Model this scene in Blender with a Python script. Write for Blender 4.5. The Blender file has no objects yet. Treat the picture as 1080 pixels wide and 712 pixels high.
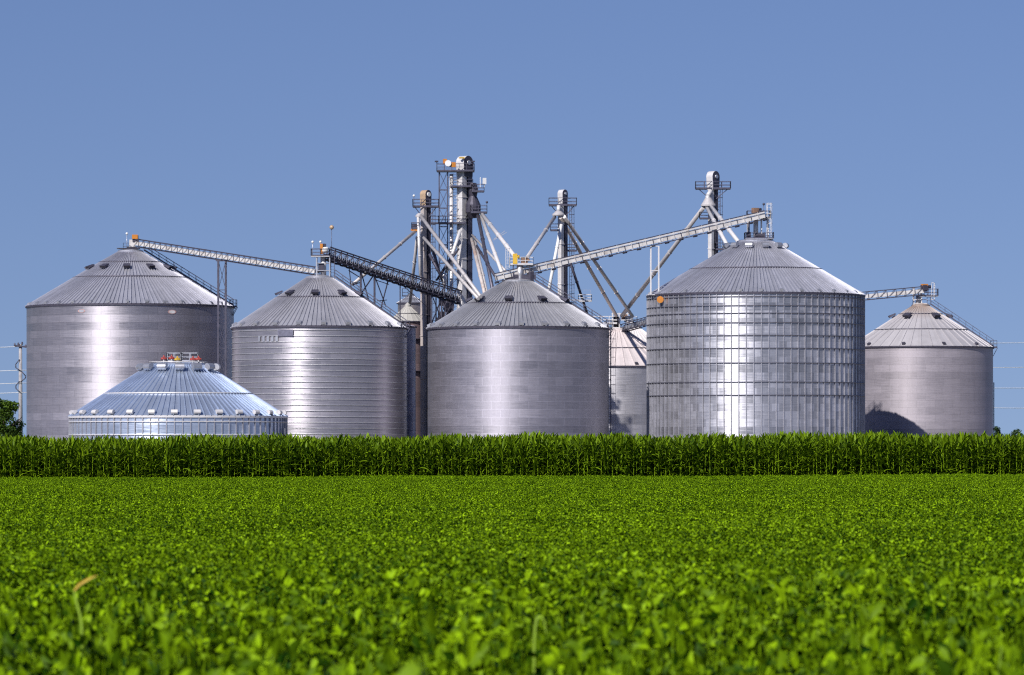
import bpy, math, random
import numpy as np
from mathutils import Vector, Matrix

R_ = math.radians
PI = math.pi
random.seed(7)
sc = bpy.context.scene
COL = sc.collection

# ------------------------------------------------------------------ survey of the site
# the photograph was paced out with a level instrument 1.78 m above the ground:
# S(px, py, Y) = the point Y metres north that the sight line (px, py) passes
FPX, CX, HY, EYE = 5000.0, 540.0, 478.0, 1.78
def S(px, py, Y):
    return Vector(((px - CX) * Y / FPX, Y, EYE + (HY - py) * Y / FPX))

SUN_AZ, SUN_EL = R_(210), R_(38)          # clockwise from +Y
SUN = Vector((math.sin(SUN_AZ) * math.cos(SUN_EL), math.cos(SUN_AZ) * math.cos(SUN_EL), math.sin(SUN_EL)))

# ------------------------------------------------------------------ mesh builder
class MB:
    def __init__(s):
        s.v, s.f, s.m, s.sm = [], [], [], []
    def add(s, vs, fs, mat=0, smooth=False):
        o = len(s.v)
        s.v.extend([tuple(p) for p in vs])
        for f in fs:
            s.f.append(tuple(i + o for i in f)); s.m.append(mat); s.sm.append(smooth)
        return s
    def frame_box(s, c, ax, ay, az, sx, sy, sz, mat=0):
        vs = []
        for k in (-1, 1):
            for j in (-1, 1):
                for i in (-1, 1):
                    vs.append(c + ax * (i * sx / 2) + ay * (j * sy / 2) + az * (k * sz / 2))
        return s.add(vs, [(0, 2, 3, 1), (4, 5, 7, 6), (0, 1, 5, 4), (2, 6, 7, 3), (0, 4, 6, 2), (1, 3, 7, 5)], mat)
    def box(s, c, sx, sy, sz, rz=0, mat=0):
        ax = Vector((math.cos(rz), math.sin(rz), 0)); ay = Vector((-math.sin(rz), math.cos(rz), 0))
        return s.frame_box(Vector(c), ax, ay, Vector((0, 0, 1)), sx, sy, sz, mat)
    def beam(s, p, q, w, h=None, mat=0, up=None):
        p, q = Vector(p), Vector(q); h = w if h is None else h
        d = q - p; L = d.length
        if L < 1e-6: return s
        d.normalize(); u = Vector(up) if up else Vector((0, 0, 1))
        if abs(d.dot(u)) > 0.98: u = Vector((0, 1, 0))
        sd = d.cross(u).normalized(); uu = sd.cross(d)
        return s.frame_box((p + q) / 2, d, sd, uu, L, w, h, mat)
    def tube(s, p, q, r, n=8, mat=0, r2=None, caps=True):
        p, q = Vector(p), Vector(q); r2 = r if r2 is None else r2
        d = (q - p)
        if d.length < 1e-6: return s
        d.normalize(); u = Vector((0, 0, 1))
        if abs(d.dot(u)) > 0.98: u = Vector((0, 1, 0))
        a = d.cross(u).normalized(); b = a.cross(d)
        vs = []
        for (c, rr) in ((p, r), (q, r2)):
            for i in range(n):
                t = 2 * PI * i / n
                vs.append(c + a * (rr * math.cos(t)) + b * (rr * math.sin(t)))
        s.add(vs, [(i, i + n, (i + 1) % n + n, (i + 1) % n) for i in range(n)], mat, n > 5)
        if caps:
            o = len(s.v) - 2 * n
            s.f.append(tuple(o + i for i in range(n))); s.m.append(mat); s.sm.append(False)
            s.f.append(tuple(o + n + i for i in range(n - 1, -1, -1))); s.m.append(mat); s.sm.append(False)
        return s
    def path(s, pts, r, n=6, mat=0):
        for a, b in zip(pts[:-1], pts[1:]): s.tube(a, b, r, n, mat)
        return s
    def lathe(s, c, prof, n=48, mat=0, smooth=True, closed=False):
        c = Vector(c); vs = []
        for (r, z) in prof:
            for i in range(n):
                t = 2 * PI * i / n
                vs.append((c.x + r * math.cos(t), c.y + r * math.sin(t), c.z + z))
        fs = []
        for j in range(len(prof) - 1):
            for i in range(n):
                k = (i + 1) % n
                fs.append((j * n + i, j * n + k, (j + 1) * n + k, (j + 1) * n + i))
        s.add(vs, fs, mat, smooth)
        if closed:
            o = len(s.v) - n * len(prof)
            s.f.append(tuple(o + i for i in range(n - 1, -1, -1))); s.m.append(mat); s.sm.append(False)
            o2 = len(s.v) - n
            s.f.append(tuple(o2 + i for i in range(n))); s.m.append(mat); s.sm.append(False)
        return s
    def ring(s, c, rad, w, h, n=96, mat=0, smooth=True):
        return s.lathe(c, [(rad, -h / 2), (rad + w, -h / 2), (rad + w, h / 2), (rad, h / 2), (rad, -h / 2)], n, mat, smooth)
    def ball(s, c, r, n=10, mat=0):
        prof = [(max(1e-3, r * math.sin(PI * i / n)), -r * math.cos(PI * i / n)) for i in range(n + 1)]
        return s.lathe(c, prof, 12, mat, True)
    def build(s, name, mats, parent=None, origin=None, smooth_angle=None):
        me = bpy.data.meshes.new(name)
        o = origin if origin is not None else (parent['_o'] if parent is not None and '_o' in parent else None)
        vs = s.v
        if o is not None:
            vs = [(x - o[0], y - o[1], z - o[2]) for (x, y, z) in vs]
        me.from_pydata(vs, [], s.f)
        mats = mats if isinstance(mats, (list, tuple)) else [mats]
        for m in mats: me.materials.append(m)
        if len(mats) > 1: me.polygons.foreach_set('material_index', s.m)
        me.polygons.foreach_set('use_smooth', s.sm)
        me.update()
        ob = bpy.data.objects.new(name, me); COL.objects.link(ob)
        if parent is not None:
            ob.parent = parent
            if o is not None: ob['_o'] = list(o)
        elif o is not None: ob.location = o
        return ob

def tag(o, label=None, cat=None, group=None, kind=None):
    if label: o['label'] = label
    if cat: o['category'] = cat
    if group: o['group'] = group
    if kind: o['kind'] = kind
    return o
def thing(name, label, cat, loc, group=None):
    o = bpy.data.objects.new(name, None); COL.objects.link(o); o.location = loc
    o['_o'] = [loc[0], loc[1], loc[2]]
    return tag(o, label, cat, group)

# ------------------------------------------------------------------ materials
def new_mat(name):
    m = bpy.data.materials.new(name); m.use_nodes = True
    nt = m.node_tree; b = nt.nodes['Principled BSDF']
    return m, nt, b
def N(nt, t, **kw):
    n = nt.nodes.new(t)
    for k, v in kw.items():
        if k.startswith('i_'):
            n.inputs[k[2:].replace('_', ' ')].default_value = v
        else: setattr(n, k, v)
    return n
def math_node(nt, op, a, b=None, c=None):
    n = nt.nodes.new('ShaderNodeMath'); n.operation = op
    for i, x in enumerate((a, b, c)):
        if x is None: continue
        if isinstance(x, (int, float)): n.inputs[i].default_value = x
        else: nt.links.new(x, n.inputs[i])
    return n.outputs[0]
def mixc(nt, fac, a, b, mode='MIX'):
    n = nt.nodes.new('ShaderNodeMix'); n.data_type = 'RGBA'; n.blend_type = mode
    for sock, x in ((n.inputs[0], fac), (n.inputs[6], a), (n.inputs[7], b)):
        if isinstance(x, (int, float)): sock.default_value = x
        elif isinstance(x, (tuple, list)): sock.default_value = (*x[:3], 1)
        else: nt.links.new(x, sock)
    return n.outputs[2]

def plain(name, col, rough=0.5, metal=0.0, var=0.25, scale=3.0, dirt=None, spec=0.5):
    m, nt, b = new_mat(name)
    tc = N(nt, 'ShaderNodeTexCoord')
    nz = N(nt, 'ShaderNodeTexNoise', i_Scale=scale, i_Detail=5.0, i_Roughness=0.65)
    nt.links.new(tc.outputs['Object'], nz.inputs['Vector'])
    lo = tuple(c * (1 - var) for c in col); hi = tuple(min(1, c * (1 + var)) for c in col)
    ramp = math_node(nt, 'MULTIPLY_ADD', nz.outputs['Fac'], 2.2, -0.6)
    cl = N(nt, 'ShaderNodeClamp'); nt.links.new(ramp, cl.inputs[0])
    c = mixc(nt, cl.outputs[0], lo, hi)
    if dirt:
        nz2 = N(nt, 'ShaderNodeTexNoise', i_Scale=scale * 0.35, i_Detail=6.0, i_Roughness=0.7)
        nt.links.new(tc.outputs['Object'], nz2.inputs['Vector'])
        f = math_node(nt, 'MULTIPLY_ADD', nz2.outputs['Fac'], 5.0, -2.75)
        cl2 = N(nt, 'ShaderNodeClamp'); nt.links.new(f, cl2.inputs[0])
        c = mixc(nt, cl2.outputs[0], c, dirt)
    nt.links.new(c, b.inputs['Base Color'])
    b.inputs['Roughness'].default_value = rough; b.inputs['Metallic'].default_value = metal
    b.inputs['Specular IOR Level'].default_value = spec
    return m

def sheet_metal(name, R, tone=(0.62, 0.62, 0.66), var=0.2, rough=0.42, aniso=0.75, row=1.12, width=2.85, seam=0.03,
                seam_dark=0.75, metal=0.75, streak=0.15, low_band=None, rowvar=0.12):
    """corrugated galvanised wall sheets in staggered courses round a drum of radius R"""
    m, nt, b = new_mat(name)
    tc = N(nt, 'ShaderNodeTexCoord'); sp = N(nt, 'ShaderNodeSeparateXYZ')
    nt.links.new(tc.outputs['Object'], sp.inputs[0])
    ang = math_node(nt, 'ARCTAN2', sp.outputs[1], sp.outputs[0])
    u = math_node(nt, 'MULTIPLY_ADD', ang, R, 300.0)
    cb = N(nt, 'ShaderNodeCombineXYZ'); nt.links.new(u, cb.inputs[0]); nt.links.new(sp.outputs[2], cb.inputs[1])
    br = N(nt, 'ShaderNodeTexBrick', offset=0.5)
    nt.links.new(cb.outputs[0], br.inputs['Vector'])
    br.inputs['Scale'].default_value = 1.0; br.inputs['Brick Width'].default_value = width
    br.inputs['Row Height'].default_value = row; br.inputs['Mortar Size'].default_value = seam
    br.inputs['Mortar Smooth'].default_value = 0.3
    br.inputs['Color1'].default_value = (0, 0, 0, 1); br.inputs['Color2'].default_value = (1, 1, 1, 1)
    br.inputs['Mortar'].default_value = (0.5, 0.5, 0.5, 1)
    # per-course tone
    fl = math_node(nt, 'FLOOR', math_node(nt, 'DIVIDE', sp.outputs[2], row))
    wn = N(nt, 'ShaderNodeTexWhiteNoise', noise_dimensions='1D'); nt.links.new(fl, wn.inputs['W'])
    # weather: runs down the wall, and rolled bands round it
    cs = N(nt, 'ShaderNodeCombineXYZ')
    nt.links.new(math_node(nt, 'MULTIPLY', u, 1.3), cs.inputs[0]); nt.links.new(math_node(nt, 'MULTIPLY', sp.outputs[2], 0.12), cs.inputs[1])
    n1 = N(nt, 'ShaderNodeTexNoise', i_Scale=1.0, i_Detail=6.0, i_Roughness=0.7); nt.links.new(cs.outputs[0], n1.inputs['Vector'])
    cs2 = N(nt, 'ShaderNodeCombineXYZ')
    nt.links.new(math_node(nt, 'MULTIPLY', u, 0.35), cs2.inputs[0]); nt.links.new(math_node(nt, 'MULTIPLY', sp.outputs[2], 6.5), cs2.inputs[1])
    n2 = N(nt, 'ShaderNodeTexNoise', i_Scale=1.0, i_Detail=4.0, i_Roughness=0.65); nt.links.new(cs2.outputs[0], n2.inputs['Vector'])
    bricktone = N(nt, 'ShaderNodeSeparateColor'); nt.links.new(br.outputs['Color'], bricktone.inputs[0])
    t = math_node(nt, 'MULTIPLY_ADD', bricktone.outputs[0], 2 * var, 1 - var)
    t = math_node(nt, 'ADD', t, math_node(nt, 'MULTIPLY_ADD', n1.outputs['Fac'], 2 * streak, -streak))
    t = math_node(nt, 'ADD', t, math_node(nt, 'MULTIPLY_ADD', n2.outputs['Fac'], 0.62, -0.31))
    n3 = N(nt, 'ShaderNodeTexNoise', i_Scale=3.5, i_Detail=3.0, i_Roughness=0.8); nt.links.new(cb.outputs[0], n3.inputs['Vector'])
    t = math_node(nt, 'ADD', t, math_node(nt, 'MULTIPLY_ADD', n3.outputs['Fac'], 0.36, -0.18))
    t = math_node(nt, 'ADD', t, math_node(nt, 'MULTIPLY_ADD', wn.outputs['Value'], 2 * rowvar, -rowvar))
    if low_band:
        lt = math_node(nt, 'LESS_THAN', sp.outputs[2], low_band[0])
        t = math_node(nt, 'MULTIPLY', t, math_node(nt, 'MULTIPLY_ADD', lt, low_band[1] - 1, 1.0))
    sm = math_node(nt, 'MULTIPLY_ADD', br.outputs['Fac'], seam_dark - 1, 1.0)
    t = math_node(nt, 'MULTIPLY', t, sm)
    vm = N(nt, 'ShaderNodeVectorMath', operation='SCALE'); vm.inputs[0].default_value = tone
    nt.links.new(t, vm.inputs['Scale'])
    nt.links.new(vm.outputs[0], b.inputs['Base Color'])
    b.inputs['Metallic'].default_value = metal
    rr = math_node(nt, 'MULTIPLY_ADD', n2.outputs['Fac'], 0.40, rough - 0.20)
    rr = math_node(nt, 'ADD', rr, math_node(nt, 'MULTIPLY_ADD', wn.outputs['Value'], 0.10, -0.05))
    rr = math_node(nt, 'ADD', rr, math_node(nt, 'MULTIPLY_ADD', bricktone.outputs[0], 0.08, -0.04))
    nt.links.new(rr, b.inputs['Roughness'])
    b.inputs['Anisotropic'].default_value = aniso
    b.inputs['Anisotropic Rotation'].default_value = ANISO_ROT
    tg = N(nt, 'ShaderNodeTangent', direction_type='RADIAL', axis='Z'); nt.links.new(tg.outputs[0], b.inputs['Tangent'])
    return m
ANISO_ROT = 0.25

def roof_metal(name, tone, R, z0, rough=0.45, metal=0.8, rust=None, var=0.12):
    m, nt, b = new_mat(name)
    tc = N(nt, 'ShaderNodeTexCoord'); sp = N(nt, 'ShaderNodeSeparateXYZ'); nt.links.new(tc.outputs['Object'], sp.inputs[0])
    ang = math_node(nt, 'ARCTAN2', sp.outputs[1], sp.outputs[0])
    rad = math_node(nt, 'SQRT', math_node(nt, 'ADD', math_node(nt, 'POWER', sp.outputs[0], 2.0), math_node(nt, 'POWER', sp.outputs[1], 2.0)))
    cb = N(nt, 'ShaderNodeCombineXYZ'); nt.links.new(math_node(nt, 'MULTIPLY', ang, R * 1.1), cb.inputs[0]); nt.links.new(math_node(nt, 'MULTIPLY', rad, 0.35), cb.inputs[1])
    n1 = N(nt, 'ShaderNodeTexNoise', i_Scale=1.0, i_Detail=5.0, i_Roughness=0.7); nt.links.new(cb.outputs[0], n1.inputs['Vector'])
    n2 = N(nt, 'ShaderNodeTexNoise', i_Scale=0.5, i_Detail=6.0, i_Roughness=0.7); nt.links.new(tc.outputs['Object'], n2.inputs['Vector'])
    t = math_node(nt, 'ADD', math_node(nt, 'MULTIPLY_ADD', n1.outputs['Fac'], 2 * var, 1 - var), math_node(nt, 'MULTIPLY_ADD', n2.outputs['Fac'], 0.3, -0.15))
    wn = N(nt, 'ShaderNodeTexWhiteNoise', noise_dimensions='1D'); nt.links.new(math_node(nt, 'FLOOR', math_node(nt, 'MULTIPLY', ang, R / 0.81)), wn.inputs['W'])
    t = math_node(nt, 'ADD', t, math_node(nt, 'MULTIPLY_ADD', wn.outputs['Value'], 0.14, -0.07))
    vm = N(nt, 'ShaderNodeVectorMath', operation='SCALE'); vm.inputs[0].default_value = tone; nt.links.new(t, vm.inputs['Scale'])
    c = vm.outputs[0]
    if rust:
        f = math_node(nt, 'MULTIPLY_ADD', rad, -1.0 / (R * rust[0]), 1.0)      # rust washing down from the peak
        f = math_node(nt, 'MULTIPLY', f, math_node(nt, 'MULTIPLY_ADD', n1.outputs['Fac'], 2.4, -0.3))
        cl = N(nt, 'ShaderNodeClamp'); nt.links.new(f, cl.inputs[0])
        c = mixc(nt, cl.outputs[0], c, rust[1])
    nt.links.new(c, b.inputs['Base Color'])
    b.inputs['Metallic'].default_value = metal
    nt.links.new(math_node(nt, 'MULTIPLY_ADD', n2.outputs['Fac'], 0.2, rough - 0.1), b.inputs['Roughness'])
    return m

GALV = plain('galvanised_steel', (0.56, 0.565, 0.615), 0.45, 0.75, 0.18, 1.5)
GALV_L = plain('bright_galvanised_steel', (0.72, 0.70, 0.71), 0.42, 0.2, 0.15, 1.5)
GALV_W = plain('weathered_spout_steel', (0.50, 0.475, 0.485), 0.5, 0.15, 0.2, 0.8)
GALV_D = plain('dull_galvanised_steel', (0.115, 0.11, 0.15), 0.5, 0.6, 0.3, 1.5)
STEEL_D = plain('dark_steel', (0.075, 0.07, 0.10), 0.55, 0.4, 0.3, 2.0)
DARK = plain('dark_opening', (0.025, 0.023, 0.035), 0.8, 0.0, 0.3, 2.0)
PALE = plain('pale_painted_steel', (0.68, 0.655, 0.65), 0.5, 0.1, 0.18, 1.2, (0.40, 0.33, 0.28))
WHITE = plain('white_paint', (0.8, 0.8, 0.8), 0.4, 0, 0.06, 2.0)
ORANGE = plain('orange_paint', (0.58, 0.22, 0.035), 0.45, 0, 0.15, 2.0)
YELLOW = plain('yellow_paint', (0.66, 0.42, 0.05), 0.45, 0, 0.12, 2.0)
RED = plain('red_paint', (0.40, 0.07, 0.06), 0.45, 0, 0.15, 2.0)
TAN = plain('tan_weathered_steel', (0.50, 0.36, 0.24), 0.55, 0.2, 0.2, 2.0)
PALE_TAN = plain('pale_tan_steel', (0.50, 0.44, 0.42), 0.55, 0.2, 0.2, 1.0)
RUSTY = plain('rusty_spout_steel', (0.56, 0.50, 0.48), 0.6, 0.1, 0.2, 0.6, (0.42, 0.17, 0.07))
BROWN = plain('brown_motor', (0.28, 0.17, 0.12), 0.6, 0.1, 0.3, 2.0)
POLE = plain('grey_weathered_pole', (0.34, 0.325, 0.34), 0.8, 0, 0.25, 2.0)
WIRE = plain('aluminium_wire', (0.80, 0.80, 0.82), 0.35, 0.3, 0.05, 1.0)
STIFF = plain('stiffener_steel', (0.40, 0.40, 0.45), 0.5, 0.5, 0.2, 0.9)
RINGM = plain('wind_ring_steel', (0.16, 0.16, 0.20), 0.5, 0.5, 0.2, 0.9)
RINGL = plain('pale_wind_ring_steel', (0.55, 0.55, 0.58), 0.45, 0.6, 0.2, 0.9)
SIGN = plain('faded_sign_blue_grey', (0.14, 0.14, 0.20), 0.6, 0, 0.35, 3.0)
DECALR = plain('faded_red_decal', (0.48, 0.30, 0.29), 0.6, 0, 0.1, 3.0)

# ------------------------------------------------------------------ bins
def vent_mesh(kind, s=1.0):
    """roof vent, local frame: +X points down the slope, Z normal to the roof"""
    b = MB()
    if kind == 'hood':
        b.box((0, 0, 0.16 * s), 0.75 * s, 0.85 * s, 0.34 * s, 0, 0)
        vs = [(-0.65 * s, -0.62 * s, 0.36 * s), (-0.65 * s, 0.62 * s, 0.36 * s), (0.75 * s, 0.62 * s, 0.44 * s), (0.75 * s, -0.62 * s, 0.44 * s),
              (-0.6 * s, -0.62 * s, 0.62 * s), (-0.6 * s, 0.62 * s, 0.62 * s), (0.80 * s, 0.62 * s, 0.92 * s), (0.80 * s, -0.62 * s, 0.92 * s)]
        b.add(vs, [(4, 7, 6, 5), (0, 4, 5, 1), (1, 5, 6, 2), (0, 3, 7, 4)], 0)
        b.add(vs, [(0, 1, 2, 3)], 1)
        q = [(0.80 * s, -0.56 * s, 0.50 * s), (0.80 * s, 0.56 * s, 0.50 * s), (0.80 * s, 0.56 * s, 0.87 * s), (0.80 * s, -0.56 * s, 0.87 * s)]
        b.add(q, [(0, 1, 2, 3)], 1)
        b.add([vs[3], vs[2], vs[6], vs[7]] + q, [(0, 1, 5, 4), (1, 2, 6, 5), (2, 3, 7, 6), (3, 0, 4, 7)], 0)
    elif kind == 'barrel':
        b.box((-0.1 * s, 0, 0.2 * s), 0.7 * s, 0.8 * s, 0.42 * s, 0, 0)
        n = 10; prof = []
        for i in range(n + 1):
            t = PI * (-0.25 + 1.30 * i / n)
            prof.append((0.05 * s + 0.52 * s * math.cos(t), 0.62 * s + 0.46 * s * math.sin(t)))
        vs = [(x, y * 0.66 * s, z) for y in (-1, 1) for (x, z) in prof]
        b.add(vs, [(i, i + 1, n + 2 + i, n + 1 + i) for i in range(n)], 0, True)
        b.add(vs, [tuple(range(n + 1)), tuple(range(2 * n + 1, n, -1))], 0)
        b.add(vs, [(0, n, 2 * n + 1, n + 1)], 1)
    else:   # small eave vent
        b.box((0, 0, 0.14 * s), 0.5 * s, 0.5 * s, 0.28 * s, 0, 0)
        vs = [(-0.3 * s, -0.34 * s, 0.26 * s), (-0.3 * s, 0.34 * s, 0.26 * s), (0.42 * s, 0.34 * s, 0.20 * s), (0.42 * s, -0.34 * s, 0.20 * s),
              (-0.25 * s, -0.34 * s, 0.52 * s), (-0.25 * s, 0.34 * s, 0.52 * s), (0.30 * s, 0.34 * s, 0.56 * s), (0.30 * s, -0.34 * s, 0.56 * s)]
        b.add(vs, [(4, 7, 6, 5), (0, 4, 5, 1), (1, 5, 6, 2), (0, 3, 7, 4), (3, 2, 6, 7)], 0)
        b.add(vs, [(0, 1, 2, 3)], 1)
    return b
def put_vents(parent, mb, name, mats, n, off, rad, z, slope, tilt_back=0.0):
    proto = None
    for i in range(n):
        az = R_(off) + 2 * PI * i / n             # 0 = towards the camera (-Y), positive to the right
        d = Vector((math.sin(az), -math.cos(az), 0))
        if proto is None:
            proto = mb.build(name, mats, parent, origin=(0, 0, 0)); o = proto
        else:
            o = proto.copy(); COL.objects.link(o); o.parent = parent
        dn = d * math.cos(slope) - Vector((0, 0, math.sin(slope)))
        nz = d * math.sin(slope) + Vector((0, 0, math.cos(slope)))
        ty = nz.cross(dn)
        M = Matrix((dn, ty, nz)).transposed().to_4x4()
        M.translation = (d.x * rad, d.y * rad, z)
        o.matrix_local = M
        if '_o' in o: del o['_o']

def rib_roof(c, R0, z0, R1, z1, n, w, h, mats, parent, mid=(0.5,)):
    """cone of n sheets with a standing rib on every seam; R0,z0 eave, R1,z1 peak"""
    b = MB(); fr = [0.0] + list(mid) + [1.0]
    slope = math.atan2(z1 - z0, R0 - R1)
    cell0 = 2 * PI / n
    def section(fr, n):
        cell = 2 * PI / n; rows = []
        for f in fr:
            r = R0 + (R1 - R0) * f; z = z0 + (z1 - z0) * f
            ww = min(w, 0.5 * cell * r); hh = h * min(1, 0.35 + ww / w * 0.65)
            da = ww / r; row = []
            for i in range(n):
                a = cell * i
                for (t, k) in ((-da / 2, 0), (-da / 3.4, 1), (da / 3.4, 1), (da / 2, 0)):
                    rr = r + k * hh * math.sin(slope); zz = z + k * hh * math.cos(slope)
                    row.append((c[0] + rr * math.cos(a + t), c[1] + rr * math.sin(a + t), c[2] + zz))
            rows.append(row)
        M = 4 * n
        vs = [p for row in rows for p in row]; fs = []
        for j in range(len(rows) - 1):
            for i in range(M):
                k = (i + 1) % M
                fs.append((j * M + i, j * M + k, (j + 1) * M + k, (j + 1) * M + i))
        b.add(vs, fs, 0)
    section([0.0, mid[0]], n); section(fr[1:], int(n * 0.7) if n > 60 else n)
    # eave drip edge closing the rib ends
    lip = [(c[0] + (R0 + 0.02) * math.cos(2 * PI * i / 96), c[1] + (R0 + 0.02) * math.sin(2 * PI * i / 96), c[2] + z0 + dz) for dz in (-0.16, h * 0.8) for i in range(96)]
    b.add(lip, [(i, (i + 1) % 96, 96 + (i + 1) % 96, 96 + i) for i in range(96)], 1, True)
    for f in mid:
        r = R0 + (R1 - R0) * f; z = z0 + (z1 - z0) * f
        nx, nzz = math.sin(slope), math.cos(slope)
        b.lathe((c[0], c[1], c[2] + z), [(r + 0.06, 0.0), (r + 0.06 + nx * (h + .03), nzz * (h + .03)), (r - 0.05 + nx * (h + .03), nzz * (h + .03) + 0.03)], 96, 1, True)
    return b.build('roof', mats, parent)

def railing(pts, h=1.05, closed=False, step=1.6, r=0.04, mat=0, b=None, mid=True):
    b = b or MB()
    P = [Vector(p) for p in pts]
    if closed: P = P + [P[0]]
    for a, q in zip(P[:-1], P[1:]):
        L = (q - a).length; k = max(1, round(L / step))
        for i in range(k + 1):
            p = a.lerp(q, i / k); b.beam(p, p + Vector((0, 0, h)), r * 2, r * 2, mat)
        for hh in ((h, h * 0.52) if mid else (h,)):
            b.beam(a + Vector((0, 0, hh)), q + Vector((0, 0, hh)), r * 1.8, r * 1.8, mat)
        b.beam(a + Vector((0, 0, .08)), q + Vector((0, 0, .08)), r, 0.16, mat)
    return b
def rect(c, w, d, rz=0):
    c = Vector(c); ax = Vector((math.cos(rz), math.sin(rz), 0)); ay = Vector((-math.sin(rz), math.cos(rz), 0))
    return [c - ax * w / 2 - ay * d / 2, c + ax * w / 2 - ay * d / 2, c + ax * w / 2 + ay * d / 2, c - ax * w / 2 + ay * d / 2]
def ladder(p, q, w=0.5, side=Vector((1, 0, 0)), out=Vector((0, -1, 0)), cage=True, r=0.035, b=None, mat=0):
    b = b or MB(); p, q = Vector(p), Vector(q); L = (q - p).length; d = (q - p).normalized()
    for s in (-1, 1): b.beam(p + side * (s * w / 2), q + side * (s * w / 2), r * 2, r * 2, mat)
    for i in range(int(L / 0.45)):
        c = p + d * (0.3 + i * 0.45); b.beam(c - side * w / 2, c + side * w / 2, r, r, mat)
    if cage:
        k = max(2, int((L - 2) / 1.3) + 1)
        for i in range(k):
            c = p + d * (2.0 + (L - 2.0) * i / (k - 1)) if L > 3 else p + d * (L * i / (k - 1))
            pp = [c + side * (w * 0.62 * math.cos(t)) + out * (0.75 * math.sin(t)) for t in [PI * j / 6 for j in range(7)]]
            for a, z in zip(pp[:-1], pp[1:]): b.beam(a, z, r, 0.07, mat)
        for j in (1, 3, 5):
            t = PI * j / 6; o = side * (w * 0.62 * math.cos(t)) + out * (0.75 * math.sin(t))
            b.beam(p + d * min(2.0, L * 0.2) + o, q + o, r, r, mat)
    return b

class Bin: pass
BIN_GROUP = 'steel grain bins of the elevator site'
def grain_bin(label, px, Y, rpx, eave, peak, cap_px, wall_mat, roof_mats, nrib, rib=(0.13, 0.12), mid=(0.5,), n_wall=160,
              rings=None, ring_mat=None, stiff=0, hood=None, eaves=None, overhang=0.18, name='grain_bin', cap_h=0.35):
    k = FPX / Y; B = Bin(); B.R = R = rpx / k; B.Y = Y
    x = (px - CX) * Y / FPX
    B.ze = ze = EYE + (HY - eave) * (Y - R) / FPX
    B.zp = zp = EYE + (HY - peak) * Y / FPX
    B.rc = rc = cap_px / k
    B.o = o = Vector((x, Y, 0)); B.slope = math.atan2(zp - ze, R + overhang - rc)
    B.root = root = thing(name, label, 'grain bin', o, BIN_GROUP)
    w = MB()
    w.lathe(o, [(R, 0.0), (R, ze)], n_wall, 0, True)
    mats = [wall_mat(R) if callable(wall_mat) else wall_mat]
    if stiff:
        mats.append(STIFF)
        for i in range(stiff):
            a = 2 * PI * i / stiff; d = Vector((math.cos(a), math.sin(a), 0))
            c = o + d * (R + 0.085); c.z = ze / 2
            w.box(c, 0.15, 0.11, ze - 0.1, a, 1)
    B.wall = w.build('wall', mats, root)
    if rings:
        for zr in rings:
            MB().ring(o + Vector((0, 0, zr)), R + 0.015, 0.15 if stiff else 0.08, 0.12 if stiff else 0.09, 128, 0).build('wind_ring', ring_mat or RINGM, root)
    rm = [roof_mats[0](R + overhang, ze) if callable(roof_mats[0]) else roof_mats[0], roof_mats[1]]
    B.roof = rib_roof(o, R + overhang, ze + 0.12, rc, zp, nrib, rib[0], rib[1], rm, root, mid)
    MB().lathe(o + Vector((0, 0, zp)), [(rc + 0.1, -0.12), (rc + 0.1, cap_h * 0.6), (rc * 0.8, cap_h), (0.02, cap_h + 0.25)], 32, 0, False).build('peak_cap', rm[0], B.roof)
    if hood:
        kind, n, off, fr, s = hood
        r = R + (rc - R) * fr; z = ze + (zp - ze) * fr + 0.05
        put_vents(B.roof, vent_mesh(kind, s), 'roof_vent', [GALV_D if kind == 'hood' else GALV, DARK], n, off, r, z, B.slope)
    if eaves:
        kind, n, off, s, mt = eaves
        put_vents(B.roof, vent_mesh(kind, s), 'eave_vent', [mt, DARK], n, off, R - 0.45, ze + 0.45 * math.tan(B.slope) + 0.12, B.slope)
    return B
def roof_stair(B, az, mat=None, rail=True):
    """stair with handrails from the eave to the peak at azimuth az (0 = camera side, + right)"""
    a = R_(az); d = Vector((math.sin(a), -math.cos(a), 0)); sd = Vector((math.cos(a), math.sin(a), 0))
    b = MB()
    e = B.o + d * (B.R + 0.1) + Vector((0, 0, B.ze + 0.35)); t = B.o + d * (B.rc + 0.3) + Vector((0, 0, B.zp + 0.3))
    for s in (-0.4, 0.4):
        b.beam(e + sd * s, t + sd * s, 0.07, 0.18)
        b.beam(e + sd * s + Vector((0, 0, 0.95)), t + sd * s + Vector((0, 0, 0.95)), 0.06)
        b.beam(e + sd * s + Vector((0, 0, 0.5)), t + sd * s + Vector((0, 0, 0.5)), 0.045)
        L = (t - e).length; k = int(L / 1.3)
        for i in range(k + 1):
            p = e.lerp(t, i / k) + sd * s; b.beam(p, p + Vector((0, 0, 0.95)), 0.055)
    k = int((t - e).length / 0.35)
    for i in range(k):
        p = e.lerp(t, (i + .5) / k); b.box(p, 0.24, 0.8, 0.04, a - PI / 2)
    st = b.build('roof_stair', mat or GALV_D, B.root)
    lp = MB(); c = B.o + d * (B.R + 0.1) + Vector((0, 0, B.ze + 0.1))
    lp.box(c, 1.0, 1.2, 0.08, a - PI / 2)
    railing(rect(c + Vector((0, 0, .05)), 1.0, 1.2, a - PI / 2), 1.05, True, 0.8, 0.03, 0, lp)
    for s in (-.5, .5): lp.beam(c + sd * s + d * .6, B.o + d * B.R + sd * s + Vector((0, 0, B.ze - 1.2)), 0.08)
    lp.build('eave_landing', GALV_D, B.root)
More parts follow.
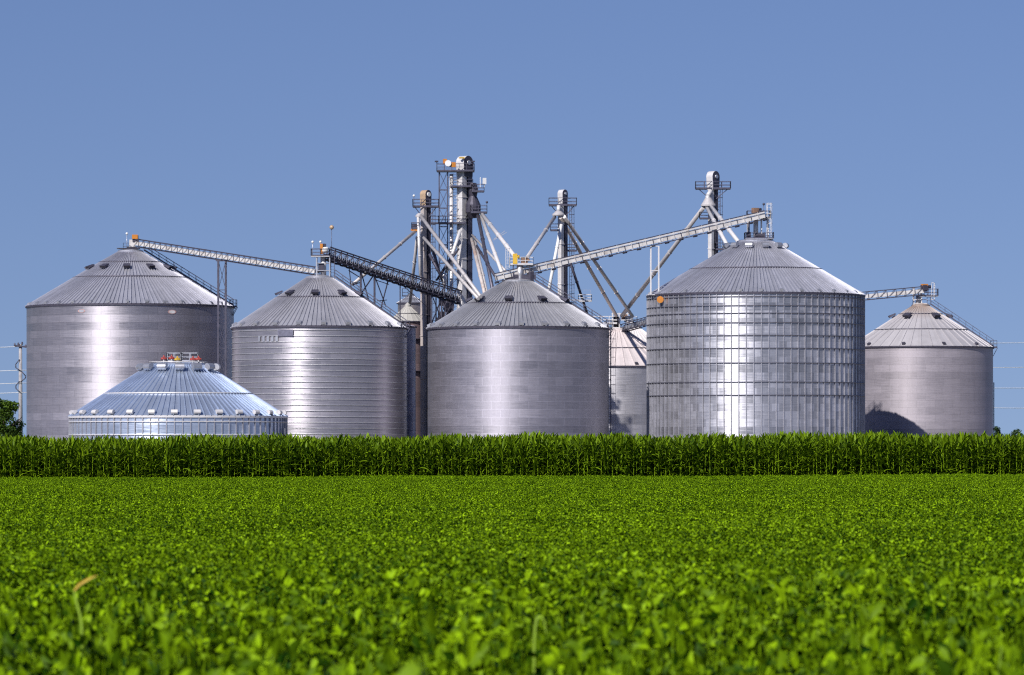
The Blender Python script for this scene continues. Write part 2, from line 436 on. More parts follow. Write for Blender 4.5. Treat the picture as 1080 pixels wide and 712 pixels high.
def wall_ladder(B, az, z0, z1, mat, cage=True):
    a = R_(az); d = Vector((math.sin(a), -math.cos(a), 0)); sd = Vector((math.cos(a), math.sin(a), 0))
    p = B.o + d * (B.R + 0.25) + Vector((0, 0, z0)); q = B.o + d * (B.R + 0.25) + Vector((0, 0, z1))
    b = ladder(p, q, 0.55, sd, d, cage)
    n = int((z1 - z0) / 2.4)
    for i in range(n + 1):
        c = p.lerp(q, i / max(1, n))
        for s in (-.27, .27): b.beam(c + sd * s, c + sd * s - d * 0.3, 0.05)
    return b.build('wall_ladder', mat, B.root)

def zrow(py, Y, R): return EYE + (HY - py) * (Y - R) / FPX

# --- bin one: large, far left
b1 = grain_bin('large matte grey grain bin at far left, towering behind the low shiny bin', 137.5, 720, 109, 321.5, 266, 13,
    lambda R: sheet_metal('wall_sheets_patchwork', R, (0.43, 0.41, 0.46), 0.07, 0.52, 0.7, low_band=(7.9, 1.12)),
    [lambda R, z: roof_metal('roof_sheets_grey', (0.54, 0.54, 0.61), R, z, 0.42, 0.6), STEEL_D], 144, (0.12, 0.17), (0.52, 0.80),
    hood=('hood', 11, 0, 0.69, 0.8), eaves=('eave', 34, 3, 0.72, GALV))
roof_stair(b1, 84)
# --- bin two: thick ringed walls
k2 = [348 + 6.1 * i for i in range(19)]
b2 = grain_bin('grey grain bin ringed by raised horizontal bands, right behind the low shiny bin', 337, 690, 92, 345, 293.5, 14,
    lambda R: sheet_metal('wall_sheets_banded', R, (0.45, 0.43, 0.475), 0.05, 0.45, 0.72, row=1.15, seam=0.012),
    [lambda R, z: roof_metal('roof_sheets_dull', (0.53, 0.525, 0.575), R, z, 0.42, 0.6), STEEL_D], 112, (0.12, 0.17), (0.60,),
    rings=[zrow(y, 690, 12.7) for y in k2], ring_mat=RINGL, hood=('hood', 9, -4, 0.66, 0.8), eaves=('eave', 22, 5, 1.0, GALV))
roof_stair(b2, 82)
# --- bin three: brick-like patchwork, centre
b3 = grain_bin('broad grey grain bin with brick-like wall sheets in the centre under the long pale conveyor', 546.5, 690, 95.5, 345.5, 297.5, 16,
    lambda R: sheet_metal('wall_sheets_staggered', R, (0.375, 0.362, 0.42), 0.07, 0.60, 0.65, row=1.15, width=2.7, seam=0.05, seam_dark=1.18),
    [lambda R, z: roof_metal('roof_sheets_even', (0.50, 0.50, 0.54), R, z, 0.42, 0.6), STEEL_D], 124, (0.12, 0.18), (0.52,),
    hood=('hood', 9, -11, 0.58, 0.85), eaves=('eave', 24, 2, 1.0, GALV))
roof_stair(b3, 80)
wall_ladder(b3, 88, 0.5, b3.ze, GALV_D)
# --- bin four: low, shiny, in front
b4 = grain_bin('low new shiny blue-silver bin with wide conical roof, nearest in front of the others', 188, 650, 114, 440, 385.5, 30,
    lambda R: sheet_metal('wall_sheets_new', R, (0.62, 0.70, 0.86), 0.06, 0.34, 0.7, seam=0.015, seam_dark=0.9, metal=0.7),
    [lambda R, z: roof_metal('roof_sheets_new', (0.58, 0.67, 0.84), R, z, 0.32, 0.72, None, 0.07), GALV_L], 110, (0.12, 0.16), (0.44,),
    stiff=86, rings=[zrow(444.5, 650, 15), zrow(458.5, 650, 15)], ring_mat=GALV_L, hood=('barrel', 14, 6, 0.90, 0.95), eaves=('barrel', 30, 2, 0.66, GALV_L))
# --- bin five: tall, stiffened
ys5 = [312.5, 322, 330, 340, 353.5, 367, 382.5, 402.7, 416.5]
b5 = grain_bin('tall bright grain bin with vertical outside stiffeners and dark hoops, right of centre', 797, 700, 114, 309.5, 255.5, 19,
    lambda R: sheet_metal('wall_sheets_bright', R, (0.53, 0.53, 0.58), 0.24, 0.40, 0.72, width=1.0927, seam=0.02, seam_dark=0.85),
    [lambda R, z: roof_metal('roof_sheets_ribbed', (0.56, 0.565, 0.64), R, z, 0.40, 0.65), STEEL_D], 156, (0.12, 0.18), (0.48,),
    stiff=92, rings=[zrow(y, 700, 16) for y in ys5], hood=('barrel', 12, -15, 0.88, 0.78), eaves=('eave', 33, 0, 0.7, GALV))
# --- bin six: far right
b6 = grain_bin('lilac-grey grain bin at far right with widely spaced roof seams and a rusty peak', 971, 740, 76, 366, 323, 9,
    lambda R: sheet_metal('wall_sheets_lilac', R, (0.37, 0.34, 0.38), 0.06, 0.58, 0.6, row=1.1, seam=0.02, metal=0.4),
    [lambda R, z: roof_metal('roof_sheets_pale', (0.47, 0.45, 0.475), R, z, 0.55, 0.2, (0.42, (0.33, 0.22, 0.15))), STEEL_D], 42, (0.12, 0.10), (0.42, 0.8),
    hood=('hood', 6, 27, 0.72, 0.85), eaves=('eave', 11, 14, 0.72, GALV_D))
roof_stair(b6, 84)
wall_ladder(b6, 93, 0.5, 12.8, STEEL_D, False)
# --- bin seven and eight: pale roofs behind
b7 = grain_bin('small grain bin with pinkish-white roof seen between the centre bin and the hooped bin', 652, 770, 66, 387, 348.5, 9,
    lambda R: sheet_metal('wall_sheets_small', R, (0.55, 0.54, 0.58), 0.06, 0.5, 0.6, row=1.6, seam=0.03),
    [lambda R, z: roof_metal('roof_sheets_pinkish', (0.68, 0.61, 0.61), R, z, 0.55, 0.1, (0.15, (0.40, 0.28, 0.22))), STEEL_D], 38, (0.14, 0.12), (0.5,),
    eaves=('eave', 9, 16, 0.7, GALV_D))
b9 = grain_bin('grain bin of which only a white roof sliver shows beside the hooped bin', 668, 800, 62, 386, 347, 8,
    lambda R: sheet_metal('wall_sheets_hidden', R, (0.55, 0.54, 0.58), 0.06, 0.5, 0.6, row=1.6, seam=0.03),
    [lambda R, z: roof_metal('roof_sheets_white', (0.76, 0.72, 0.71), R, z, 0.55, 0.1), STEEL_D], 36, (0.14, 0.12), (0.5,))
# --- the narrow tanks between bins two and three
b8 = grain_bin('narrow lilac tank of patched sheets squeezed against the right edge of the ringed bin', 419, 710, 19.5, 345, 341, 3,
    lambda R: sheet_metal('tank_sheets_lilac', R, (0.46, 0.44, 0.52), 0.16, 0.5, 0.6, row=1.3, width=1.6, seam=0.03),
    [GALV_D, STEEL_D], 18, (0.08, 0.06), (0.5,), name='storage_tank', n_wall=48)
wall_ladder(b8, 22, 3, 13, GALV)
RED_SHEET = lambda R: sheet_metal('tank_sheets_reddish', R, (0.30, 0.22, 0.23), 0.15, 0.55, 0.5, row=2.2, seam=0.03, metal=0.5)
b10 = grain_bin('narrow dark reddish tank with a cream cone roof beside the lilac tank', 430, 724, 18.5, 339.5, 323, 2.5,
    RED_SHEET, [lambda R, z: roof_metal('roof_sheets_cream', (0.46, 0.445, 0.42), R, z, 0.6, 0.1), STEEL_D], 20, (0.07, 0.05), (0.5,), name='storage_tank', n_wall=48)
for zz in (14.3, 19.2):
    MB().ring(b10.o + Vector((0, 0, zz)), b10.R, 0.55, 0.10, 48).build('walkway_ring', GALV_D, b10.root)
b11 = grain_bin('small silvery tank with a cone roof showing above the cream-roofed tank', 433.5, 738, 14, 320, 312, 3,
    lambda R: sheet_metal('tank_sheets_silver', R, (0.50, 0.45, 0.45), 0.14, 0.45, 0.6, row=1.1, seam=0.02), [GALV, STEEL_D], 24, (0.07, 0.05), (0.5,), name='storage_tank', n_wall=48)
tk = MB(); railing(rect(b11.o + Vector((-0.9, 0, b11.zp - .1)), 0.9, 0.9), 1.2, True, 0.9, 0.03, 0, tk)
tk.build('railing', STEEL_D, b11.root)

# --- decals, signs and lamps fixed to walls
def wall_plate(B, px, py, w, h, mats, name, oval=False, rim=False, out=0.03):
    """thin plate lying on the wall where the sight line meets it"""
    xx = (px - CX) / FPX; # solve the ray/drum hit
    a = xx * xx + 1; bq = -2 * (B.o.x * xx + B.o.y); cq = B.o.x ** 2 + B.o.y ** 2 - B.R ** 2
    Yh = (-bq - math.sqrt(max(0, bq * bq - 4 * a * cq))) / (2 * a)
    p = S(px, py, Yh); d = Vector((p.x - B.o.x, p.y - B.o.y, 0)).normalized(); sd = Vector((-d.y, d.x, 0))
    b = MB(); n = 20 if oval else 0
    if oval:
        for (sc_, ot, mi) in (((1, 0, 0), (0.72, 0.02, 1)) if rim else ((1, 0, 0),)):
            c = p + d * (out + ot)
            vs = [c + sd * (w / 2 * sc_ * math.cos(2 * PI * i / n)) + Vector((0, 0, h / 2 * sc_ * math.sin(2 * PI * i / n))) for i in range(n)]
            vs2 = [v - d * (out + ot - 0.002) for v in vs]
            b.add(vs + vs2, [tuple(range(n))] + [(i, i + n, (i + 1) % n + n, (i + 1) % n) for i in range(n)], mi)
    else:
        b.frame_box(p + d * (out + 0.02), d, sd, Vector((0, 0, 1)), 0.05, w, h, 0)
    return b.build(name, mats, B.root)
wall_plate(b1, 86, 328, 1.25, 0.5, [DECALR, GALV], 'oval_badge', True, True)
wall_plate(b1, 181.5, 329, 1.35, 0.62, [DECALR, GALV_L], 'oval_badge', True, True)
wall_plate(b2, 301.5, 351.3, 2.4, 0.95, [SIGN], 'faded_sign', out=0.12)
for i in range(5): wall_plate(b2, 274 + 4.6 * i, 357.5, 0.38, 0.72, [GALV], 'faded_letter_block', out=0.1)
dsc = MB(); pd_ = S(696.3, 316, 691.8); dsc.tube(pd_ + Vector((0, .12, 0)), pd_, 0.5, 20, 0); dsc.tube(pd_ + Vector((0, .1, 0)), pd_ + Vector((.3, 1.6, 0)), 0.06, 6, 1); dsc.build('warning_disc', [ORANGE, STEEL_D], b5.root)
wall_plate(b4, 298.6, 455.5, 0.9, 1.0, [PALE], 'notice_plate', out=0.2)

# --- plant at the bin peaks
def peak_motor(root, p, mat, s=1.0, rz=0.3):
    b = MB(); p = Vector(p)
    b.box(p, 0.9 * s, 0.7 * s, 0.75 * s, rz, 0)
    d = Vector((math.cos(rz), math.sin(rz), 0))
    b.tube(p + d * 0.4 * s + Vector((0, 0, .15 * s)), p + d * 1.0 * s + Vector((0, 0, .15 * s)), 0.24 * s, 10, 1)
    b.box(p - Vector((0, 0, 0.45 * s)), 0.7 * s, 0.6 * s, 0.2 * s, rz, 1)
    return b.build('drive_motor', [mat, STEEL_D], root)
def lamp_post(root, p, h, mat=GALV, head=WHITE, name='flood_lamp'):
    b = MB(); p = Vector(p)
    b.tube(p, p + Vector((0, 0, h)), 0.04, 6, 0); b.ball(p + Vector((0, 0, h + .05)), 0.19, 8, 1)
    return b.build(name, [mat, head], root)
def platform(root, c, w, d, rz=0, rail=True, mat=GALV_D, rmat=None, h=1.05, r=0.035):
    b = MB(); b.box(c, w, d, 0.10, rz)
    o = b.build('platform', mat, root)
    if rail: railing(rect(Vector(c) + Vector((0, 0, .05)), w, d, rz), h, True, 1.2, r).build('railing', rmat or mat, o)
    return o

# bin one
p = S(137, 266, 720); platform(b1.root, p + Vector((-0.2, 0, 0.55)), 3.4, 2.6, 0, False)
rl = MB(); railing([S(130, 264, 719), S(136, 264, 719)], 1.1, False, 0.8, 0.03, 0, rl); railing([S(130, 264, 721), S(130, 264, 719)], 1.1, False, 0.8, 0.03, 0, rl)
rl.build('railing', GALV_D, b1.root)
lamp_post(b1.root, S(133.8, 264.5, 719), 2.55)
hb = MB(); hb.box(S(139.5, 259.5, 720), 0.9, 1.0, 1.9, 0.1); hb.box(S(139, 263.5, 719.2), 1.5, 0.5, 0.9, 0, 1)
hb.build('fill_hopper', [PALE, DARK], b1.root)
# bin two
pc = S(341, 271, 690)
tw = MB()
for dx in (-0.95, 0.95):
    for dy in (-0.95, 0.95):
        tw.beam(Vector((pc.x + dx, pc.y + dy, b2.zp)), Vector((pc.x + dx, pc.y + dy, pc.z)), 0.16)
for zz in (0.35, 0.7):
    z = b2.zp + (pc.z - b2.zp) * zz
    for a_, q_ in zip(rect(Vector((pc.x, pc.y, z)), 1.9, 1.9), rect(Vector((pc.x, pc.y, z)), 1.9, 1.9)[1:] + rect(Vector((pc.x, pc.y, z)), 1.9, 1.9)[:1]): tw.beam(a_, q_, 0.10)
tw.tube(Vector((pc.x, pc.y, b2.zp)), Vector((pc.x, pc.y, pc.z)), 0.42, 12, 1)
tw.box(Vector((pc.x - .3, pc.y - .5, b2.zp + 1.5)), 0.8, 0.5, 1.3, 0, 2)
tw.build('fill_tower', [GALV, GALV_L, STEEL_D], b2.root)
platform(b2.root, pc + Vector((-0.4, 0, 0.05)), 2.7, 2.4, 0, True, GALV_L, GALV_D)
mt = MB(); mt.box(S(339, 262.5, 689.2), 0.4, 0.5, 1.5, 0, 0); mt.tube(S(340, 263.5, 689.3), S(346, 263.3, 689.3), 0.42, 12, 1)
mt.box(S(341.5, 258.7, 689.3), 0.65, 0.4, 0.45, 0.2, 2); mt.build('drive_motor', [ORANGE, WHITE, STEEL_D], b2.root)
lamp_post(b2.root, S(329.7, 269, 689), 1.85); lamp_post(b2.root, S(338, 262, 690.5), 0.9)
ladder(Vector((S(351, 0, 690).x, 689.4, b2.zp - 0.4)), Vector((S(351, 0, 690).x, 689.4, S(0, 262, 690).z)), 0.5, Vector((1, 0, 0)), Vector((0, -1, 0)), False).build('ladder', GALV_D, b2.root)
ms = MB(); ms.tube(S(349.8, 270, 690), S(349.8, 241, 690), 0.035, 6, 0); ms.ball(S(349.8, 239.8, 690), 0.33, 10, 1); ms.build('mast_with_ball', [GALV_D, TAN], b2.root)
# bin three
pc = S(550, 279.5, 690)
platform(b3.root, pc, 3.4, 2.4, 0, True, GALV_L, GALV_L)
tw = MB()
for dx in (-1.2, 1.2):
    for dy in (-0.9, 0.9): tw.beam(Vector((pc.x + dx, pc.y + dy, b3.zp)), Vector((pc.x + dx, pc.y + dy, pc.z)), 0.16)
tw.tube(Vector((pc.x - .2, pc.y - .4, b3.zp)), Vector((pc.x - .2, pc.y - .4, pc.z)), 0.5, 12, 1)
tw.box(Vector((pc.x - .4, pc.y - .2, b3.zp + .75)), 5.0, 1.3, 0.65, 0, 2)
tw.box(Vector((pc.x + 1.3, pc.y - .4, b3.zp + .7)), 0.5, 1.4, 1.6, 0.4, 2)
tw.build('fill_tower', [STEEL_D, GALV, STEEL_D], b3.root)
mt = MB(); mt.box(S(543.2, 273, 689), 0.65, 0.6, 1.5, 0, 0); mt.tube(S(544, 271, 689), S(548, 271, 689), 0.28, 10, 0); mt.build('drive_motor', [YELLOW], b3.root)
mt = MB(); mt.box(S(553, 274.8, 689.2), 0.9, 0.6, 0.9, 0.2, 0); mt.tube(S(555.5, 275, 689.2), S(558.5, 273.5, 689.2), 0.2, 8, 0); mt.build('gearbox', [BROWN], b3.root)
ladder(S(535.3, 283, 689), S(535.3, 262, 689), 0.5, Vector((1, 0, 0)), Vector((0, -1, 0)), True, 0.04).build('ladder', GALV_L, b3.root)
# bin four
pc = S(189, 380.5, 650)
for (x0, x1) in ((176, 190), (191.5, 208)):
    a_, q_ = S(x0, 381, 648.5), S(x1, 381, 648.5)
    railing([a_, q_, q_ + Vector((0, 2.6, 0)), a_ + Vector((0, 2.6, 0))], 1.15, True, 1.1, 0.04).build('railing', GALV, b4.root)
for (x, y, mt_) in ((172.8, 377.5, RED), (181, 377, RED), (203.6, 378.3, RED), (209.3, 378, RED), (187, 378.4, YELLOW)):
    m_ = MB(); c = S(x, y, 647.8); m_.box(c, 0.3, 0.35, 0.36, 0.3, 0); m_.tube(c + Vector((-.4, 0, -.1)), c + Vector((.4, 0, -.1)), 0.16, 8, 0); m_.tube(c, c + Vector((0, 0, .36)), .09, 8, 0)
    m_.tube(c, c + Vector((0, 0, -.7)), .1, 8, 1)
    m_.build('fan_motor', [mt_, GALV_L], b4.root)
MB().ring(b4.o + Vector((0, 0, b4.zp + 0.45)), b4.rc - 0.2, 0.35, 0.10, 48).build('walkway_ring', GALV_L, b4.root)
# bin five
pc = S(800, 230.5, 700)
platform(b5.root, pc, 3.4, 2.4, 0, True, GALV_L, GALV_D)
tw = MB(); zb = b5.zp + 0.5
for x in (788.5, 803.0, 810):
    for y in (699.2, 700.8): tw.beam(Vector((S(x, 0, 700).x, y, zb)), Vector((S(x, 0, 700).x, y, pc.z)), 0.15)
xt = S(797, 0, 700).x
tw.tube(Vector((xt, 699.6, zb)), Vector((xt, 699.6, pc.z)), 0.36, 12, 0); tw.tube(Vector((xt - 1.0, 700.3, zb)), Vector((xt - 1.0, 700.3, pc.z)), 0.14, 8, 1)
tw.box(Vector((xt - 1.1, 699.2, zb + .5)), 0.7, 0.4, 0.9, 0, 1); tw.box(Vector((xt + .6, 699.3, zb + .4)), 1.6, 0.4, 0.7, 0, 1)
tw.build('fill_tower', [GALV_L, STEEL_D], b5.root)
platform(b5.root, Vector((S(800.5, 0, 700).x, 700, b5.zp + 0.45)), 4.2, 3.0, 0, True, GALV, GALV_D, 0.9)
peak_motor(b5.root, S(796.5, 222.0, 699), BROWN, 1.0, 0.5)
ladder(S(811, 250, 699), S(811, 214.5, 699), 0.62, Vector((1, 0, 0)), Vector((0.3, -0.95, 0)), True, 0.045).build('ladder', GALV_L, b5.root)
lamp_post(b5.root, S(805.5, 230, 699), 2.0, GALV_D, STEEL_D)
# bin six
pc = S(972, 312, 740)
tw = MB()
for x in (963.5, 971.5):
    for y in (739.3, 740.7): tw.beam(Vector((S(x, 0, 740).x, y, b6.zp)), Vector((S(x, 0, 740).x, y, S(0, 303, 740).z)), 0.17)
tw.tube(Vector((S(968, 0, 740).x, 740, b6.zp)), Vector((S(968, 0, 740).x, 740, pc.z)), 0.35, 12, 0)
for y in (316, 320): tw.beam(S(963.5, y, 739.3), S(978, y, 739.3), 0.1)
tw.build('fill_tower', [GALV_L], b6.root)
platform(b6.root, pc + Vector((1.0, 0, -0.1)), 3.0, 2.0, 0, True, GALV, GALV_D, 1.1)
peak_motor(b6.root, S(975, 303.5, 739), STEEL_D, 1.1, 0.5)
mo = MB(); mo.box(S(975, 300.6, 739), 0.95, 0.7, 0.3, 0.4); mo.build('motor_cover', ORANGE, b6.root)
ladder(S(984, 316, 739.2), S(984, 298.5, 739.2), 0.5, Vector((1, 0, 0)), Vector((0, -1, 0)), True, .04).build('ladder', GALV_L, b6.root)
ladder(S(979.5, 322, 739.4), S(979.5, 310, 739.4), 0.5, Vector((1, 0, 0)), Vector((0, -1, 0)), False, .04).build('ladder', GALV_D, b6.root)
# bin seven
pc = S(655, 341, 770)
tw = MB()
for x in (646, 653, 662):
    for y in (769, 771): tw.beam(Vector((S(x, 0, 770).x, y, b7.zp - 0.3)), Vector((S(x, 0, 770).x, y, S(0, 330, 770).z)), 0.16)
for y in (345.5, 337.5, 331): tw.beam(S(645, y, 769), S(664, y, 769), 0.14)
tw.box(S(650.5, 340.5, 770.2), 1.1, 1.2, 2.0, 0, 1); tw.box(S(663, 336.5, 770), 1.3, 1.0, 1.0, 0.2, 2); tw.box(S(658.5, 334.5, 770.2), 0.8, 1.0, 0.9, 0.2, 3)
tw.build('fill_tower', [GALV_L, DARK, GALV, BROWN], b7.root)
platform(b7.root, S(634, 341.5, 769.5), 5.2, 1.6, 0, True, PALE, GALV_L, 1.15)
platform(b7.root, S(666, 341, 769), 1.8, 1.6, 0, True, GALV, GALV_L, 1.0)
ladder(S(642, 460, 735), S(642, 338, 735), 0.7, Vector((1, 0, 0)), Vector((0, -1, 0)), True, 0.05).build('ladder_tower', GALV_D, b7.root)

# ------------------------------------------------------------------ conveyors
CONV_GROUP = 'inclined conveyors linking the bin peaks'
def conveyor(label, p, q, hous, tot, w, mats, bay, diag=True, below=0.25, posts=True, rail_r=0.05, brackets=False, hoops=0):
    """housing trough inside a light side truss; p lower/left end, q the other end"""
    p, q = Vector(p), Vector(q)
    root = thing('conveyor', label, 'conveyor', p, CONV_GROUP)
    d = (q - p).normalized(); sd = d.cross(Vector((0, 0, 1))).normalized(); up = sd.cross(d); L = (q - p).length
    hb = MB(); hb.beam(p, q, w * 0.8, hous, 0)
    k = int(L / 3.0)
    for i in range(1, k):
        c = p + d * (L * i / k); hb.frame_box(c, d, sd, up, 0.12, w * 0.8 + 0.08, hous + 0.08, 0)
    hb.build('housing', mats[0], root)
    t = MB(); top = up * (tot - below - hous / 2); bot = -up * (below + hous / 2)
    for s in (-1, 1):
        e = sd * (s * w / 2)
        t.beam(p + e + top, q + e + top, rail_r * 2, rail_r * 2.4); t.beam(p + e + bot, q + e + bot, rail_r * 2, rail_r * 2.6)
        n = max(2, round(L / bay))
        for i in range(n + 1):
            c = p + d * (L * i / n) + e
            t.beam(c + bot, c + top, rail_r * 1.5)
            if diag and i < n: t.beam(c + bot, p + d * (L * (i + 1) / n) + e + top, rail_r * 1.1)
    n = max(2, round(L / (bay * 1.0)))
    for i in range(n + 1):
        c = p + d * (L * i / n); t.beam(c + bot - sd * w / 2, c + bot + sd * w / 2, rail_r * 1.6)
        if brackets: t.frame_box(c + bot - up * 0.12, d, sd, up, 0.5, w * 0.7, 0.22)
    for i in range(hoops):
        c = p + d * (L * (i + .5) / hoops)
        for s in (-.64, .64):
            ring = [c + sd * s + d * (0.26 * math.cos(2 * PI * j / 8)) + up * (0.42 * math.sin(2 * PI * j / 8) + .25) for j in range(8)]
            for j in range(8): t.beam(ring[j], ring[(j + 1) % 8], 0.06, None, 1)
    t.build('truss', [mats[1], GALV] if hoops else mats[1], root)
    return root
A0, A1 = S(143, 256.5, 720), S(334.5, 286.5, 691)
ca = conveyor('white panelled conveyor sloping down from the far left bin to the ringed bin', A0, A1, 0.55, 1.15, 1.0, [PALE, STEEL_D], 1.3, rail_r=0.04)
mt = MB(); mt.box(S(142.2, 249.8, 719.6), 0.85, 0.8, 0.65, 0.1, 0); mt.box(S(145, 250.0, 719.6), 0.3, 0.6, 0.5, 0.1, 1); mt.box(S(143, 253.2, 719.8), 0.9, 0.9, 0.5, 0, 2); mt.build('drive_motor', [ORANGE, STEEL_D, STEEL_D], ca)
B0, B1 = S(344, 269.5, 690), S(483, 315.5, 712)
cbv = conveyor('dark open trussed conveyor running down from the ringed bin to the tall leg tower', B0, B1, 0.45, 1.75, 1.2, [GALV_D, STEEL_D], 1.3, True, 0.3, rail_r=0.075, brackets=True, hoops=34)
C0, C1 = S(523, 293.5, 689), S(806, 227.5, 698.5)
cc = conveyor('long pale conveyor climbing rightwards from the centre bin to the hooped bin', C0, C1, 0.62, 1.22, 1.1, [PALE, STEEL_D], 2.2, False, 0.22, rail_r=0.045, brackets=True)
dC = (C1 - C0).normalized(); sC = dC.cross(Vector((0, 0, 1))).normalized(); uC = sC.cross(dC)
pn = MB()
L = (C1 - C0).length
for i in range(19):                                     # white posts of the walkway side
    c = C0 + dC * (L * (i + .5) / 19)
    for s in (-1,1): pn.beam(c + sC * (s*.60) - uC * 0.5, c + sC * (s*.60) + uC * 0.72, 0.10, 0.06)
for s in (-1, 1):
    pn.beam(C0 + sC * (s*.585) + uC * 0.5, C1 + sC * (s*.585) + uC * 0.5, 0.05, 0.2)
pn.build('walkway_side', PALE, cc)
D0, D1 = S(758, 327.0, 735), S(974, 307.0, 739)
cd = conveyor('pale short conveyor reaching from behind the hooped bin to the far right bin', D0, D1, 0.6, 1.25, 1.0, [PALE, STEEL_D], 1.5)
E0, E1 = S(655, 347.5, 770), S(748, 320, 737)
ce = conveyor('grey conveyor dropping from behind the hooped bin onto the pinkish roof', E0, E1, 0.5, 1.15, 1.0, [GALV, STEEL_D], 1.6)

# ------------------------------------------------------------------ supports
def lattice_legs(b, pts_top, z0, bays, r=0.09, dr=0.05, diag=True):
    pts = [Vector(p) for p in pts_top]; zt = pts[0].z; n = len(pts)
    for p in pts: b.beam(Vector((p.x, p.y, z0)), p, r * 2)
    for i in range(bays + 1):
        z = z0 + (zt - z0) * i / bays
        for j in range(n):
            a, q = pts[j], pts[(j + 1) % n]
            if n == 2 and j == 1: continue
            b.beam(Vector((a.x, a.y, z)), Vector((q.x, q.y, z)), dr * 2)
            if diag and i < bays:
                z2 = z0 + (zt - z0) * (i + 1) / bays
                b.beam(Vector((a.x, a.y, z)), Vector((q.x, q.y, z2)), dr)
                b.beam(Vector((q.x, q.y, z)), Vector((a.x, a.y, z2)), dr)
    return b
def on_conv(p, q, px):
    lo, hi = 0.0, 1.0
    f = lambda t: CX + FPX * p.lerp(q, t).x / p.lerp(q, t).y
    up = f(1) > f(0)
    for _ in range(40):
        m = (lo + hi) / 2
        if (f(m) < px) == up: lo = m
        else: hi = m
    return p.lerp(q, lo)
cA = on_conv(A0, A1, 234.2) - Vector((0, 0, 0.6))
sa = thing('conveyor_support', 'tall thin two-legged lattice support under the far left conveyor', 'conveyor support', Vector((cA.x, cA.y, 0)))
b = MB(); lattice_legs(b, [cA + Vector((-.56, -.45, 0)), cA + Vector((.56, -.45, 0)), cA + Vector((.56, .45, 0)), cA + Vector((-.56, .45, 0))], 0, 7, 0.13, 0.04)
b.beam(cA + Vector((-.9, -.45, .05)), cA + Vector((.9, -.45, .05)), 0.22); b.beam(cA + Vector((-.9, .45, .05)), cA + Vector((.9, .45, .05)), 0.22)
b.build('frame', GALV_D, sa)
cC = on_conv(C0, C1, 690.5) - Vector((0, 0, 0.75)); 
# this one stands on the eave of the hooped bin
sca = thing('conveyor_support', 'white two-post support standing on the hooped bin below the pale conveyor', 'conveyor support', Vector((cC.x, cC.y, 22)))
b = MB(); zr = b5.ze + 0.15
pp = [cC + Vector((-.58, -.4, 0)), cC + Vector((.58, -.4, 0)), cC + Vector((.58, .4, 0)), cC + Vector((-.58, .4, 0))]
lattice_legs(b, pp, zr, 2, 0.10, 0.05, False)
b.beam(Vector((cC.x - .9, cC.y - .4, zr + .05)), Vector((cC.x + 2.0, cC.y + 1.5, zr + .05)), 0.2)
b.build('frame', GALV_L, sca)
# supports of the dark conveyor
sb = thing('conveyor_support', 'dark braced trestle legs under the dark open trussed conveyor', 'conveyor support', Vector((on_conv(B0, B1, 400).x, on_conv(B0, B1, 400).y, 0)))
b = MB()
for px_ in (380.5, 395.0, 422, 455, 466, 478):
    c = on_conv(B0, B1, px_)
    for s in (-.6, .6):
        b.beam(Vector((c.x, c.y + s, 0)), Vector((c.x, c.y + s, c.z - 0.3)), 0.26 if px_ in (380.5, 395.0) else 0.14)
def link(pxa, dza, pxb, dzb, r=0.10):
    a_, q_ = on_conv(B0, B1, pxa), on_conv(B0, B1, pxb)
    for s in (-.6, .6): b.beam(a_ + Vector((0, s, -dza)), q_ + Vector((0, s, -dzb)), r)
link(368, .4, 372, 5.5); link(368, 1.1, 380, 1.6); link(380.5, 4.0, 394, 0.6); link(381, 0.7, 389, 4.6); link(372, 3.0, 381, 2.2)
link(395, 0.6, 407, 4.6); link(409.5, 0.6, 401, 5.5); link(395, 1.2, 410, 1.2, .07); link(398, 4.2, 408, 3.6, .07); link(389, 4.6, 401, 5.5, .07)
link(422, .5, 455, 3, .06); link(455, .5, 466, 4, .1); link(466, .5, 455, 5, .1); link(466, .5, 478, 4, .1); link(478, .5, 466, 4.5, .1)
b.build('frame', STEEL_D, sb)

